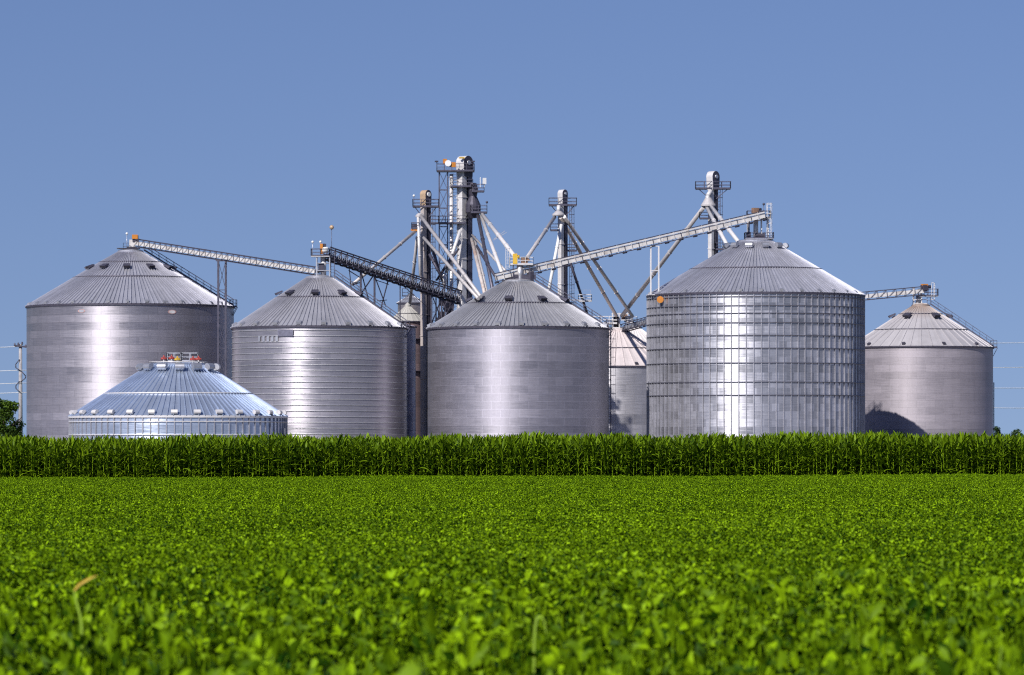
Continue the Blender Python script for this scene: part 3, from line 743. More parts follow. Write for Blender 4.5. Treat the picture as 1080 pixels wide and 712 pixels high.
# ------------------------------------------------------------------ bucket elevators
def elevator(label, px, Y, top, base_z, wpx, yaw, head, mats, casing_w=0.62, gap=0.5, plat=None, plat_w=(3.0, 2.2), ladder_px=None, head_mats=None, bear=(0.34, None)):
    k = FPX / Y; x = (px - CX) * Y / FPX
    root = thing('bucket_elevator', label, 'bucket elevator', Vector((x, Y, base_z)), 'bucket elevator legs rising above the bins')
    a = Vector((math.cos(yaw), math.sin(yaw), 0)); bx = Vector((math.sin(yaw), -math.cos(yaw), 0)); Z = Vector((0, 0, 1))
    o = Vector((x, Y, 0)); zt = EYE + (HY - top) * Y / FPX; hw, hh, ht = head
    zc = zt - hh
    for s, m_ in ((-1, mats[0]), (1, mats[1])):  # second trunk in darker steel: the leg's unlit side put into the colour
        c = MB(); cc_ = o + a * (s * (casing_w + gap) / 2)
        c.frame_box(cc_ + Z * (base_z + zc) / 2, a, bx, Z, casing_w, casing_w * 1.15, zc - base_z, 0)
        nfl = int((zc - base_z) / 3)
        for i in range(1, nfl):
            c.frame_box(cc_ + Z * (base_z + (zc - base_z) * i / nfl), a, bx, Z, casing_w + .14, casing_w * 1.15 + .14, 0.12, 0)
        c.build('casing', m_, root)
    # head hood: rounded over the pulley
    n = 12; r = hw / 2; prof = [(-r * 0.9, 0.0)]
    zc2 = hh - r
    for i in range(n + 1):
        t = PI - PI * i / n; prof.append((r * math.cos(t), zc2 + r * math.sin(t)))
    prof.append((r * 0.9, 0.0)); m = len(prof)
    vs = [o + a * u + Z * (zc + v) + bx * (s * ht / 2) for s in (-1, 1) for (u, v) in prof]
    h = MB(); hm = head_mats or [mats[0], mats[1]]  # sunlit rim and shaded flat sides put into two steel tones
    h.add(vs, [(i, i + 1, m + i + 1, m + i) for i in range(m - 1)] + [(0, m, 2 * m - 1, m - 1)], 0, False)
    h.add(vs, [tuple(range(m)), tuple(range(2 * m - 1, m - 1, -1))], 1)
    ho = h.build('head_hood', hm, root)
    pu = MB(); c = o + Z * (zc + zc2)
    pu.tube(c + bx * (ht / 2 + .002), c + bx * (ht / 2 + .18), r * bear[0], 14, 0); pu.build('bearing', bear[1] or GALV, ho)
    if plat:
        zp = EYE + (HY - plat) * Y / FPX
        pb = MB(); pts = rect(o + Z * zp, plat_w[0], plat_w[1], 0)
        # grating round the casing: four strips
        pw, pd = plat_w; iw, idp = casing_w * 2 + gap + .4, casing_w * 2 + .6
        pb.box(o + Z * zp + Vector((-(pw + iw) / 4, 0, 0)), (pw - iw) / 2, pd, 0.12); pb.box(o + Z * zp + Vector(((pw + iw) / 4, 0, 0)), (pw - iw) / 2, pd, 0.12)
        pb.box(o + Z * zp + Vector((0, -(pd + idp) / 4, 0)), iw, (pd - idp) / 2, 0.12); pb.box(o + Z * zp + Vector((0, (pd + idp) / 4, 0)), iw, (pd - idp) / 2, 0.12)
        for s in (-1, 1): pb.beam(o + Z * (zp - .1) + Vector((s * pw * .4, -pd * .3, 0)), o + Z * (zp - 1.5) + Vector((s * .5, -.2, 0)), 0.1)
        po = pb.build('platform', GALV_D, root)
        railing([p_ + Z * .06 for p_ in pts], 1.1, True, 1.2, 0.04).build('railing', GALV_D, po)
    if ladder_px:
        lx = (ladder_px - CX) * Y / FPX
        ladder(Vector((lx, Y - .2, base_z)), Vector((lx, Y - .2, (zp if plat else zt) )), 0.5, Vector((.7, -.7, 0)), Vector((.7, .7, 0)), True, .035).build('ladder', GALV_D, root)
    return root
def spout(root, p, q, r, mat, n=10, flanges=2):
    b = MB(); b.tube(p, q, r, n)
    p, q = Vector(p), Vector(q); d = (q - p).normalized()
    for i in range(1, flanges + 1):
        c = p.lerp(q, i / (flanges + 1)); b.tube(c - d * .06, c + d * .06, r + .07, n)
    return b.build('spout', mat, root)
def distributor(root, px, y0, y1, Y, r0, r1, mat):
    a_ = S(px, y0, Y); z1 = S(px, y1, Y).z
    b = MB(); b.lathe(Vector((a_.x, Y, 0)), [(r0, a_.z), (r1 * .95, z1 + .25), (r1, z1 + .2), (r1, z1), (0.05, z1)], 20, 0, False)
    return b.build('distributor', mat, root)
def small_deck(root, px, py, Y, w, d, mat=GALV_D, h=1.0):
    return platform(root, S(px, py, Y), w, d, 0, True, mat, mat, h, 0.035)

# leg four: behind the hooped bin
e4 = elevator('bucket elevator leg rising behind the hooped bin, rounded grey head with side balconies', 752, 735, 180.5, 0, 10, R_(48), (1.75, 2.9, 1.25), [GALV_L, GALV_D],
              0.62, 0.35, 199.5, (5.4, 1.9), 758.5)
distributor(e4, 747, 208.5, 217.5, 733.3, 0.45, 1.15, GALV_W)
sp = MB(); sp.path([S(750, 201, 734), S(746, 207, 733.6), S(747, 210, 733.3)], 0.34, 10); sp.build('throat', GALV_L, e4)
small_deck(e4, 744, 231, 733.5, 1.8, 1.2)
small_deck(e4, 765, 263.5, 734, 3.0, 1.4)
spout(e4, S(742, 219, 733), S(656, 333, 769), 0.33, GALV_W, flanges=4)
spout(e4, S(745.5, 219, 732.8), S(768, 260.5, 709), 0.28, GALV_L)
spout(e4, S(750, 217.5, 732.6), S(779.5, 256, 704), 0.30, GALV_L)
# leg three: behind the centre bin
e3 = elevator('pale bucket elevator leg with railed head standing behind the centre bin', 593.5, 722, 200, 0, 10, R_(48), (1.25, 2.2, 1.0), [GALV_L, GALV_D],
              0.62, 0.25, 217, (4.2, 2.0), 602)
distributor(e3, 589, 222.5, 227.5, 720.5, 0.4, 0.95, GALV_W)
sp = MB(); sp.path([S(589.3, 217, 720.8), S(589, 223.5, 720.5)], 0.3, 10); sp.build('throat', GALV_L, e3)
small_deck(e3, 586.5, 243.5, 720.5, 1.7, 1.2); small_deck(e3, 603, 265, 721, 1.5, 1.2); small_deck(e3, 617, 318, 721, 2.0, 1.2, GALV_L)
spout(e3, S(585, 229, 720.3), S(556, 271.5, 690.5), 0.27, GALV_W)
spout(e3, S(591, 229, 720), S(650, 333, 768.5), 0.27, RUSTY, flanges=3)
spout(e3, S(595, 228.5, 720), S(667, 333.5, 769), 0.27, GALV_W, flanges=3)
spout(e3, S(592, 237, 720), S(578, 310, 715), 0.25, WHITE)
spout(e3, S(602, 278, 721), S(621, 336, 727), 0.2, STEEL_D)
lp3 = MB(); railing([S(599.5, 317, 719), S(623, 317, 719)], 1.6, False, 3, .02, 0, lp3); lp3.build('cable_frame', GALV, e3)
# leg one: left, tan rim
e1 = elevator('narrow dark bucket elevator leg with a tan-rimmed head, leftmost of the legs', 449, 716, 200.5, 0, 11, R_(48), (1.35, 2.6, 1.15), [PALE_TAN, STEEL_D],
              0.62, 0.35, 218.5, (3.9, 1.9), 455.5, [TAN, STEEL_D], (0.5, WHITE))
lamp_post(e1, S(436.5, 218, 715), 1.6, GALV_D, WHITE)
distributor(e1, 443, 225, 229, 714.2, 0.35, 0.7, GALV_W)
small_deck(e1, 438, 241.5, 714, 1.1, 1.0, GALV_D, 0.9)
bm = MB(); bm.box(S(437.2, 239, 713.8), 0.9, 0.5, 0.9, .2, 0); bm.box(S(437.5, 242.5, 713.8), 1.2, .5, .3, .1, 1); bm.build('gate_motor', [STEEL_D, ORANGE], e1)
spout(e1, S(443.5, 227.5, 713.8), S(507, 313, 684), 0.27, GALV_W, flanges=3)
spout(e1, S(447, 251, 713.8), S(504.5, 315, 684.5), 0.25, GALV_W, flanges=3)
spout(e1, S(438.5, 243.5, 714), S(372, 300, 697), 0.25, GALV_W, flanges=3)
spout(e1, S(441, 229, 713.8), S(443.3, 291, 713), 0.22, GALV_L)
spout(e1, S(440, 250, 714), S(431.5, 328, 728), 0.24, GALV_W)
spout(e1, S(453, 268, 715), S(466, 293, 714), 0.22, STEEL_D)
# leg two with the lattice tower
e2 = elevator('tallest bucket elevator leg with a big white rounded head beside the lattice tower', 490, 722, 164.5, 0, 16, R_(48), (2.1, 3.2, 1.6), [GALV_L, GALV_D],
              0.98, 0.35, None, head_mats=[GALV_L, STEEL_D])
sp = MB(); sp.box(S(487, 166.5, 720.6), 0.75, 0.5, 0.2, 0.3); sp.build('yellow_cap', YELLOW, e2)
dk = MB()
dk.lathe(Vector((S(499, 0, 721).x, 721, 0)), [(0.5, S(0, 193, 721).z), (0.75, S(0, 201, 721).z), (0.55, S(0, 207, 721).z), (1.15, S(0, 216, 721).z), (1.15, S(0, 224, 721).z), (0.5, S(0, 230, 721).z), (0.02, S(0, 230, 721).z)], 16, 0, False)
dk.build('distributor', STEEL_D, e2)
for (px_, py_, w_, d_) in ((504, 202.5, 1.9, 1.6), (505, 224.8, 2.5, 2.2)):
    small_deck(e2, px_, py_, 720.2, w_, d_, GALV_D, 1.1)
an = MB(); an.box(S(511, 191, 720), 0.5, 0.3, 0.95, .3); an.beam(S(506.5, 198, 720), S(506.5, 187, 720), .09); an.beam(S(511, 198, 720), S(511, 190, 720), .07); an.build('antenna', WHITE, e2)
lamp_post(e2, S(513.5, 222, 719.6), 1.2, GALV_D, STEEL_D)
spout(e2, S(508.5, 226, 719.5), S(543, 270.5, 690), 0.30, GALV_L, flanges=3)
spout(e2, S(507.5, 228, 719.6), S(529.5, 288, 690), 0.27, GALV_L)
spout(e2, S(504, 227, 719.6), S(519.5, 305, 693), 0.27, GALV_D)
spout(e2, S(498, 248, 720), S(533, 285.5, 691), 0.18, GALV_W)
spout(e2, S(497.5, 252, 720), S(511.5, 311, 696), 0.27, RUSTY)
spout(e2, S(500.5, 250, 720), S(514, 311, 697), 0.2, GALV_W)
spout(e2, S(500, 255, 720), S(522, 291, 691), 0.2, STEEL_D)
sb_ = MB(); 
for dy in (0, 3): sb_.beam(S(520.5, 252.5 + dy * .3, 708), S(532.5 + dy * .6, 243.5 + dy * .5, 708), 0.08)
sb_.build('side_bracket', GALV, e2)

tw_Y = 722
tower = thing('lattice_tower', 'tall open lattice tower with stacked decks beside the white-headed leg', 'tower', Vector((S(472, 0, tw_Y).x, tw_Y, 0)))
b = MB(); zt = S(0, 181, tw_Y).z
xL, xM = S(463.2, 0, tw_Y).x, S(472.2, 0, tw_Y).x
lattice_legs(b, [(xL, tw_Y - 1.2, zt), (xM, tw_Y - 1.2, zt), (xM, tw_Y + 1.2, zt), (xL, tw_Y + 1.2, zt)], 0, 16, 0.075, 0.045)
b.build('frame', GALV_D, tower)
b = MB(); xA, xB = S(476, 0, tw_Y).x, S(482.5, 0, tw_Y).x
b.tube(Vector((xA, tw_Y - 1, 0)), Vector((xA, tw_Y - 1, S(0, 184, tw_Y).z)), 0.26, 10, 0)
b.build('riser_pipe', GALV_L, tower)
ladder(Vector((xB - .35, tw_Y - .7, 2)), Vector((xB - .35, tw_Y - .7, S(0, 183, tw_Y).z)), 0.62, Vector((1, 0, 0)), Vector((0, -1, 0)), False, .04).build('ladder', GALV_L, tower)
b = MB()
for i in range(30):
    z = 3 + (zt - 4) * i / 29
    b.beam(Vector((xM, tw_Y - 1.35, z)), Vector((xB - .1, tw_Y - 1.35, z)), .07)
    if i % 2 and i < 29: b.beam(Vector((xM, tw_Y - 1.35, z)), Vector((xB - .1, tw_Y - 1.35, z + (zt - 4) / 29)), .05)
b.build('cable_tray', GALV_D, tower)
for (px_, py_, w_, d_) in ((480.5, 181, 5.7, 2.8), (487, 197.5, 3.4, 2.6), (477, 236, 4.2, 2.4), (458, 236, 1.5, 1.2)):
    platform(tower, S(px_, py_, tw_Y - .6), w_, d_, 0, True, GALV_D, GALV_D, 1.1, .035)
mt = MB(); c = S(472.6, 172.3, 720); mt.tube(c + Vector((0, .3, 0)), c + Vector((0, -.3, 0)), 0.48, 16, 0); mt.box(S(469.3, 170.3, 720.4), 0.5, 0.5, 0.75, .3, 1); mt.box(S(478.2, 173.8, 720.2), 0.62, 0.6, 0.75, .2, 1); mt.box(S(475.5, 174, 720.5), 0.5, 0.4, .45, 0, 2)
mt.build('drive_motor', [WHITE, ORANGE, STEEL_D], tower)
for px_ in (460.7, 499.2):
    lb = MB(); a_ = S(px_, 181, 720); lb.tube(a_, S(px_, 171, 720), .05, 6); lb.box(S(px_ - .3, 170.3, 719.9), 0.5, 0.4, 0.22, .2); lb.build('flood_lamp', STEEL_D, tower)
cy = MB(); cx_ = S(468.5, 0, 719).x
cy.lathe(Vector((cx_, 719, 0)), [(0.1, S(0, 304, 719).z), (0.42, S(0, 297, 719).z), (0.42, S(0, 290, 719).z), (0.2, S(0, 288, 719).z)], 14, 0, True, True)
cy.tube(S(485.5, 243, 719.5), S(470.5, 288, 719), 0.27, 10, 0)
cy.build('return_spout', GALV_L, tower)
b = MB()
for (x0, y0, x1, y1) in ((484, 262, 460, 296), (457, 262, 466, 296), (463, 285, 455, 262), (478, 268, 462, 293)):
    b.tube(S(x0, y0, 718.5), S(x1, y1, 718.5), 0.16, 8)
b.build('brace_pipe', GALV_D, tower)
bz = MB()
random.seed(3)
for i in range(16): bz.box(S(462 + 16 * random.random(), 318 + 26 * random.random(), 716 + 3 * random.random()), .5 + random.random(), .5, .4 + random.random(), random.random(), i % 3)
for i in range(4): bz.beam(S(460 + i * 5.5, 312, 716.5), S(460 + i * 5.5, 470, 716.5), .16, None, 1)
bz.build('drive_house', [STEEL_D, GALV_D, DARK], tower)

# ------------------------------------------------------------------ utility pole and power lines
pY = 835
up_ = thing('utility_pole', 'grey utility pole with a short crossarm left of the bins', 'utility pole', Vector((S(21.6, 0, pY).x, pY, 0)))
px0 = S(21.6, 0, pY).x; zt = S(0, 363, pY).z
MB().tube((px0, pY, 0), (px0, pY, zt), 0.42, 10, 0, 0.28).build('pole', POLE, up_)
ca_ = MB(); ca_.beam(S(15, 364.5, pY - .4), S(28, 366, pY - .4), 0.22, 0.3); ca_.build('crossarm', STEEL_D, up_)
for (x, y) in ((15.5, 363.5), (19.3, 362.8), (23.3, 362), (27, 365)):
    MB().lathe(S(x, y, pY - .4), [(.08, -.3), (.2, -.1), (.12, 0), (.18, .12), (.02, .3)], 8).build('insulator', GALV_D, up_)
cbm = MB()
for (y0, x1, y1, y2) in ((379, 16.5, 388, 391), (392, 27, 399, 403), (402, 16.6, 410, 414)):
    cbm.path([S(20.5 if x1 < 20 else 23, y0, pY - .4), S(x1, (y0 + y1) / 2 + 1, pY - .5), S(x1 + (0.3 if x1 < 20 else -.3), y1, pY - .5), S(21.5, y2, pY - .4)], 0.09, 6)
cbm.build('jumper_cable', STEEL_D, up_)
for i, (yl, yr, lab) in enumerate(((366, 362.3, 'topmost of the pale power wires running behind the bins'), (391, 388.3, 'second power wire from the top, behind the bins'),
                              (404.5, 411.5, 'third power wire from the top, behind the bins'), (414.5, 434.5, 'lowest of the pale power wires running behind the bins'))):
    b = MB(); pts = []
    L0, M0, R0 = S(-160, yl + 3.0, 850), S(21.6, yl - 0.5, pY - .4), S(1250, yr - 2.5, 900)
    for j in range(5): t = j / 4; p_ = L0.lerp(M0, t); p_.z -= 0.5 * 4 * t * (1 - t) * .4; pts.append(p_)
    for j in range(1, 25): t = j / 24; p_ = M0.lerp(R0, t); p_.z -= 1.4 * 4 * t * (1 - t) * .25; pts.append(p_)
    b.path(pts, 0.055, 5)
    tag(b.build('power_line', WIRE, None, origin=M0), lab, 'power line', 'power lines')

# ------------------------------------------------------------------ leaves
def leaf_mat(name, lo, hi, trans=0.35, rough=0.45, spec=0.4, tint=(0.5, 0.9, 0.1)):
    m, nt, b = new_mat(name)
    at = N(nt, 'ShaderNodeAttribute', attribute_name='tone')
    geo = N(nt, 'ShaderNodeNewGeometry')
    nz = N(nt, 'ShaderNodeTexNoise', i_Scale=0.22, i_Detail=3.0); nt.links.new(geo.outputs['Position'], nz.inputs['Vector'])
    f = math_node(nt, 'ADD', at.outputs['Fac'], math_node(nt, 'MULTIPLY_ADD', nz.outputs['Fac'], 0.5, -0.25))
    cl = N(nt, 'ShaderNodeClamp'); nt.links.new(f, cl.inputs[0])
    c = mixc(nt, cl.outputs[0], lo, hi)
    nt.links.new(c, b.inputs['Base Color'])
    b.inputs['Roughness'].default_value = rough; b.inputs['Specular IOR Level'].default_value = spec
    tr = N(nt, 'ShaderNodeBsdfTranslucent'); nt.links.new(mixc(nt, 0.6, c, tuple(min(1, x) for x in tint), 'MULTIPLY') if False else c, tr.inputs['Color'])
    ms = N(nt, 'ShaderNodeMixShader'); ms.inputs[0].default_value = trans
    nt.links.new(b.outputs[0], ms.inputs[1]); nt.links.new(tr.outputs[0], ms.inputs[2])
    nt.links.new(ms.outputs[0], nt.nodes['Material Output'].inputs['Surface'])
    return m
SOY = leaf_mat('soybean_leaf', (0.012, 0.048, 0.001), (0.29, 0.475, 0.005), 0.14, 0.5, 0.07)
CORN = leaf_mat('corn_leaf', (0.016, 0.052, 0.002), (0.23, 0.36, 0.010), 0.28, 0.45, 0.1)
TREE = leaf_mat('tree_leaf', (0.020, 0.050, 0.006), (0.14, 0.24, 0.022), 0.25, 0.5, 0.3)
TREE_F = leaf_mat('hazy_tree_leaf', (0.035, 0.070, 0.035), (0.08, 0.13, 0.055), 0.25, 0.6, 0.2)
BARK = plain('bark', (0.09, 0.07, 0.05), 0.9, 0, 0.3, 4.0)
SOIL = None

rng = np.random.default_rng(11)
class LeafSet:
    """many small leaf blades gathered in numpy"""
    def __init__(s): s.V, s.F, s.T, s.P, s.n = [], [], [], [], 0
    def blades(s, tmpl_v, tmpl_f, origin, xdir, ydir, zdir, length, width, tone, var=0):
        n = len(origin); tv = np.asarray(tmpl_v, float); nv = len(tv)
        v = (origin[:, None, :] + xdir[:, None, :] * (tv[None, :, 0, None] * length[:, None, None])
             + ydir[:, None, :] * (tv[None, :, 1, None] * width[:, None, None]) + zdir[:, None, :] * (tv[None, :, 2, None] * length[:, None, None]))
        s.V.append(v.reshape(-1, 3))
        base = s.n + np.arange(n) * nv
        for f in tmpl_f:
            fa = np.asarray(f)
            s.F.append((base[:, None] + fa[None, :], np.asarray(tone), np.full(n, var)))
        s.n += n * nv
    def raw(s, verts, faces, tone, var=0):
        s.V.append(np.asarray(verts, float))
        for f in faces: s.F.append((np.asarray([f]) + s.n, np.asarray([tone]), np.asarray([var])))
        s.n += len(verts)
def frames(yaw, pitch, roll):
    x = np.stack([np.cos(yaw) * np.cos(pitch), np.sin(yaw) * np.cos(pitch), np.sin(pitch)], 1)
    up = np.tile(np.array([0, 0, 1.0]), (len(yaw), 1))
    y = np.cross(up, x); y /= np.linalg.norm(y, axis=1)[:, None] + 1e-9
    z = np.cross(x, y)
    cr, sr = np.cos(roll)[:, None], np.sin(roll)[:, None]
    return x, y * cr + z * sr, z * cr - y * sr
OV_V = [(0, 0, 0), (0.26, 0.46, 0.09), (0.28, 0, 0), (0.26, -0.46, 0.09), (0.64, 0.33, 0.03), (0.66, 0, -0.05), (0.64, -0.33, 0.03), (1, 0, -0.16)]
OV_F = [(0, 2, 1), (0, 3, 2), (2, 5, 4, 1), (3, 6, 5, 2), (5, 7, 4), (6, 7, 5)]

def mesh_from(L, name, mats, extra_pts=None):
    V = np.concatenate(L.V) if L.V else np.zeros((0, 3))
    nV = len(V)
    if extra_pts is not None: V = np.concatenate([V, extra_pts['pos']])
    me = bpy.data.meshes.new(name)
    me.vertices.add(len(V)); me.vertices.foreach_set('co', V.astype(np.float32).ravel())
    idx = np.concatenate([f.ravel() for f, t, v in L.F]); cnt = np.concatenate([np.full(len(f), f.shape[1]) for f, t, v in L.F])
    tone = np.concatenate([np.broadcast_to(t, (len(f),)) for f, t, v in L.F]).astype(np.float32)
    var = np.concatenate([np.broadcast_to(v, (len(f),)) for f, t, v in L.F]).astype(np.int32)
    me.loops.add(len(idx)); me.loops.foreach_set('vertex_index', idx.astype(np.int32))
    me.polygons.add(len(cnt)); me.polygons.foreach_set('loop_start', (np.cumsum(cnt) - cnt).astype(np.int32))
    me.polygons.foreach_set('use_smooth', np.ones(len(cnt), bool))
    for m in mats: me.materials.append(m)
    me.update(calc_edges=True)
    a = me.attributes.new('tone', 'FLOAT', 'FACE'); a.data.foreach_set('value', tone)
    if extra_pts is not None:
        a = me.attributes.new('variant', 'INT', 'FACE'); a.data.foreach_set('value', var)
        for nm in ('is_pt', 'rotz', 'scl', 'scz', 'vidx'):
            ty = 'INT' if nm == 'vidx' else ('BOOLEAN' if nm == 'is_pt' else 'FLOAT')
            full = np.zeros(len(V), np.int32 if ty == 'INT' else (bool if ty == 'BOOLEAN' else np.float32))
            full[nV:] = True if nm == 'is_pt' else extra_pts[nm]
            a = me.attributes.new(nm, ty, 'POINT'); a.data.foreach_set('value', full)
    me.validate(clean_customdata=False)
    return me
def field_object(name, me):
    ob = bpy.data.objects.new(name, me); COL.objects.link(ob)
    ng = bpy.data.node_groups.new(name + '_planting', 'GeometryNodeTree')
    ng.interface.new_socket('Geometry', in_out='INPUT', socket_type='NodeSocketGeometry'); ng.interface.new_socket('Geometry', in_out='OUTPUT', socket_type='NodeSocketGeometry')
    nd, lk = ng.nodes, ng.links
    gi, go = nd.new('NodeGroupInput'), nd.new('NodeGroupOutput')
    def attr(nm, ty):
        n = nd.new('GeometryNodeInputNamedAttribute'); n.data_type = ty; n.inputs[0].default_value = nm; return n.outputs[0]
    sep = nd.new('GeometryNodeSeparateGeometry'); sep.domain = 'POINT'
    lk.new(gi.outputs[0], sep.inputs[0]); lk.new(attr('is_pt', 'BOOLEAN'), sep.inputs[1])
    m2p = nd.new('GeometryNodeMeshToPoints'); lk.new(sep.outputs[0], m2p.inputs[0])
    spl = nd.new('GeometryNodeSplitToInstances'); spl.domain = 'FACE'
    lk.new(sep.outputs[1], spl.inputs[0]); lk.new(attr('variant', 'INT'), spl.inputs['Group ID'])
    iop = nd.new('GeometryNodeInstanceOnPoints'); iop.inputs['Pick Instance'].default_value = True
    lk.new(m2p.outputs[0], iop.inputs['Points']); lk.new(spl.outputs[0], iop.inputs['Instance']); lk.new(attr('vidx', 'INT'), iop.inputs['Instance Index'])
    cx = nd.new('ShaderNodeCombineXYZ'); lk.new(attr('rotz', 'FLOAT'), cx.inputs[2])
    er = nd.new('FunctionNodeEulerToRotation'); lk.new(cx.outputs[0], er.inputs[0]); lk.new(er.outputs[0], iop.inputs['Rotation'])
    cs = nd.new('ShaderNodeCombineXYZ'); s_ = attr('scl', 'FLOAT'); lk.new(s_, cs.inputs[0]); lk.new(s_, cs.inputs[1]); lk.new(attr('scz', 'FLOAT'), cs.inputs[2])
    lk.new(cs.outputs[0], iop.inputs['Scale']); lk.new(iop.outputs[0], go.inputs[0])
    md = ob.modifiers.new('planting', 'NODES'); md.node_group = ng
    return ob
def tilt(x, y):       # the field falls gently to the left
    return 0.0033 * np.clip(x, -60, 60) * np.clip((420 - y) / 120, 0, 1)

# ------------------------------------------------------------------ soybeans
def soy_field():
    L = LeafSet(); NV, NN, A = 8, 5, 1.3            # NV closed-canopy patches, NN open tufted ones for the near headland
    for v in range(NV + NN):
        near_v = v >= NV; nt_ = 230 if near_v else 300
        px = rng.uniform(-A / 2, A / 2, nt_); py = rng.uniform(-A / 2, A / 2, nt_)
        # each plant is a small dome of leaves
        pc = rng.uniform(-A / 2, A / 2, (14, 2)); ph = rng.uniform(-0.11, 0.07, 14)
        d2 = (px[:, None] - pc[None, :, 0]) ** 2 + (py[:, None] - pc[None, :, 1]) ** 2
        near = d2.argmin(1); dome = ph[near] * (1.5 if near_v else 1) - (3.2 if near_v else 1.6) * np.minimum(d2.min(1), 0.12)
        pz = dome - np.abs(rng.normal(0, 0.13, nt_))
        deep = rng.random(nt_) < 0.25; pz[deep] -= rng.uniform(0.1, 0.45, deep.sum())
        yaw = rng.uniform(0, 2 * PI, nt_); size = rng.uniform(0.045, 0.085, nt_)
        # blades lean towards the light
        pit = rng.normal(-0.10, 0.70 if near_v else 0.50, nt_); rol = rng.normal(0, 0.80 if near_v else 0.55, nt_)
        tone = np.clip(rng.normal(0.45, 0.26, nt_) + pz * 0.9, 0, 1)  # lower leaves darker: older foliage, plus canopy-gap shade put into the tone
        for k, (dy, ls) in enumerate(((0, 1.0), (1.25, 0.9), (-1.25, 0.9))):
            yy = yaw + dy + rng.normal(0, 0.15, nt_)
            x, y, z = frames(yy, pit + rng.normal(0, 0.35, nt_), rol + rng.normal(0, 0.4, nt_))
            o = np.stack([px, py, pz], 1)
            ln = size * ls * rng.uniform(0.85, 1.1, nt_)
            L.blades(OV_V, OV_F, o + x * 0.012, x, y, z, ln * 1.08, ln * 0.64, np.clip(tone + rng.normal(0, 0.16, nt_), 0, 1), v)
        # petioles
        for i in range(0, nt_, 2):
            p0 = np.array([px[i], py[i], pz[i]]); q = p0 + np.array([rng.normal(0, .05), rng.normal(0, .05), -0.28]); w = 0.004
            L.raw([p0 + [w, 0, 0], p0 - [w, 0, 0], q - [w, 0, 0], q + [w, 0, 0]], [(0, 1, 2, 3)], 0.45, v)
    P = []
    y = 13.0; st = 1.2
    while y < 196.6:
        st = 0.54 + 0.6 * min(1, max(0, (43 - y) / 24)); hw = 0.112 * y + 5.0; n = int(2 * hw / st)
        xs = (np.arange(n) + 0.5) / n * 2 * hw - hw + rng.uniform(-.3, .3, n)
        P.append(np.stack([xs, y + rng.uniform(-.35, .35, n)], 1)); y += st
    P = np.concatenate(P); n = len(P)
    big = 0.05 * np.sin(P[:, 0] * 0.35 + 0.21 * P[:, 1]) + 0.05 * np.sin(P[:, 1] * 0.45 - 0.2 * P[:, 0] + 1)
    rowy = np.clip((60 - P[:, 1]) / 25, 0, 1) * 0.11 * np.sin(P[:, 1] * 1.15 + 1.5 * np.sin(P[:, 0] * 0.5)) * np.sin(P[:, 0] * 0.9 + P[:, 1] * .3)
    z = 0.80 + rowy + 0.6 * big + rng.normal(0, 0.025, n) + rng.normal(0, 0.085, n) * np.clip((50 - P[:, 1]) / 25, 0, 1) + tilt(P[:, 0], P[:, 1])
    lod = 0.56 + 0.68 * np.clip((43 - P[:, 1]) / 24, 0, 1)      # lusher plants on the near headland
    ex = dict(pos=np.stack([P[:, 0], P[:, 1], z], 1), rotz=rng.uniform(0, 2 * PI, n), scl=rng.uniform(0.92, 1.08, n) * lod, scz=rng.uniform(0.9, 1.1, n) * lod * (1 + 0.35 * np.clip((40 - P[:, 1]) / 18, 0, 1)), vidx=np.where(rng.random(n) < np.clip((44 - P[:, 1]) / 12, 0, 1), NV + rng.integers(0, NN, n), rng.integers(0, NV, n)))
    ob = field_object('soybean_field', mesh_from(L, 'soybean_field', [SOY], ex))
    tag(ob, 'dense low bright green soybean crop filling the foreground', 'soybean crop', None, 'stuff')
soy_field()

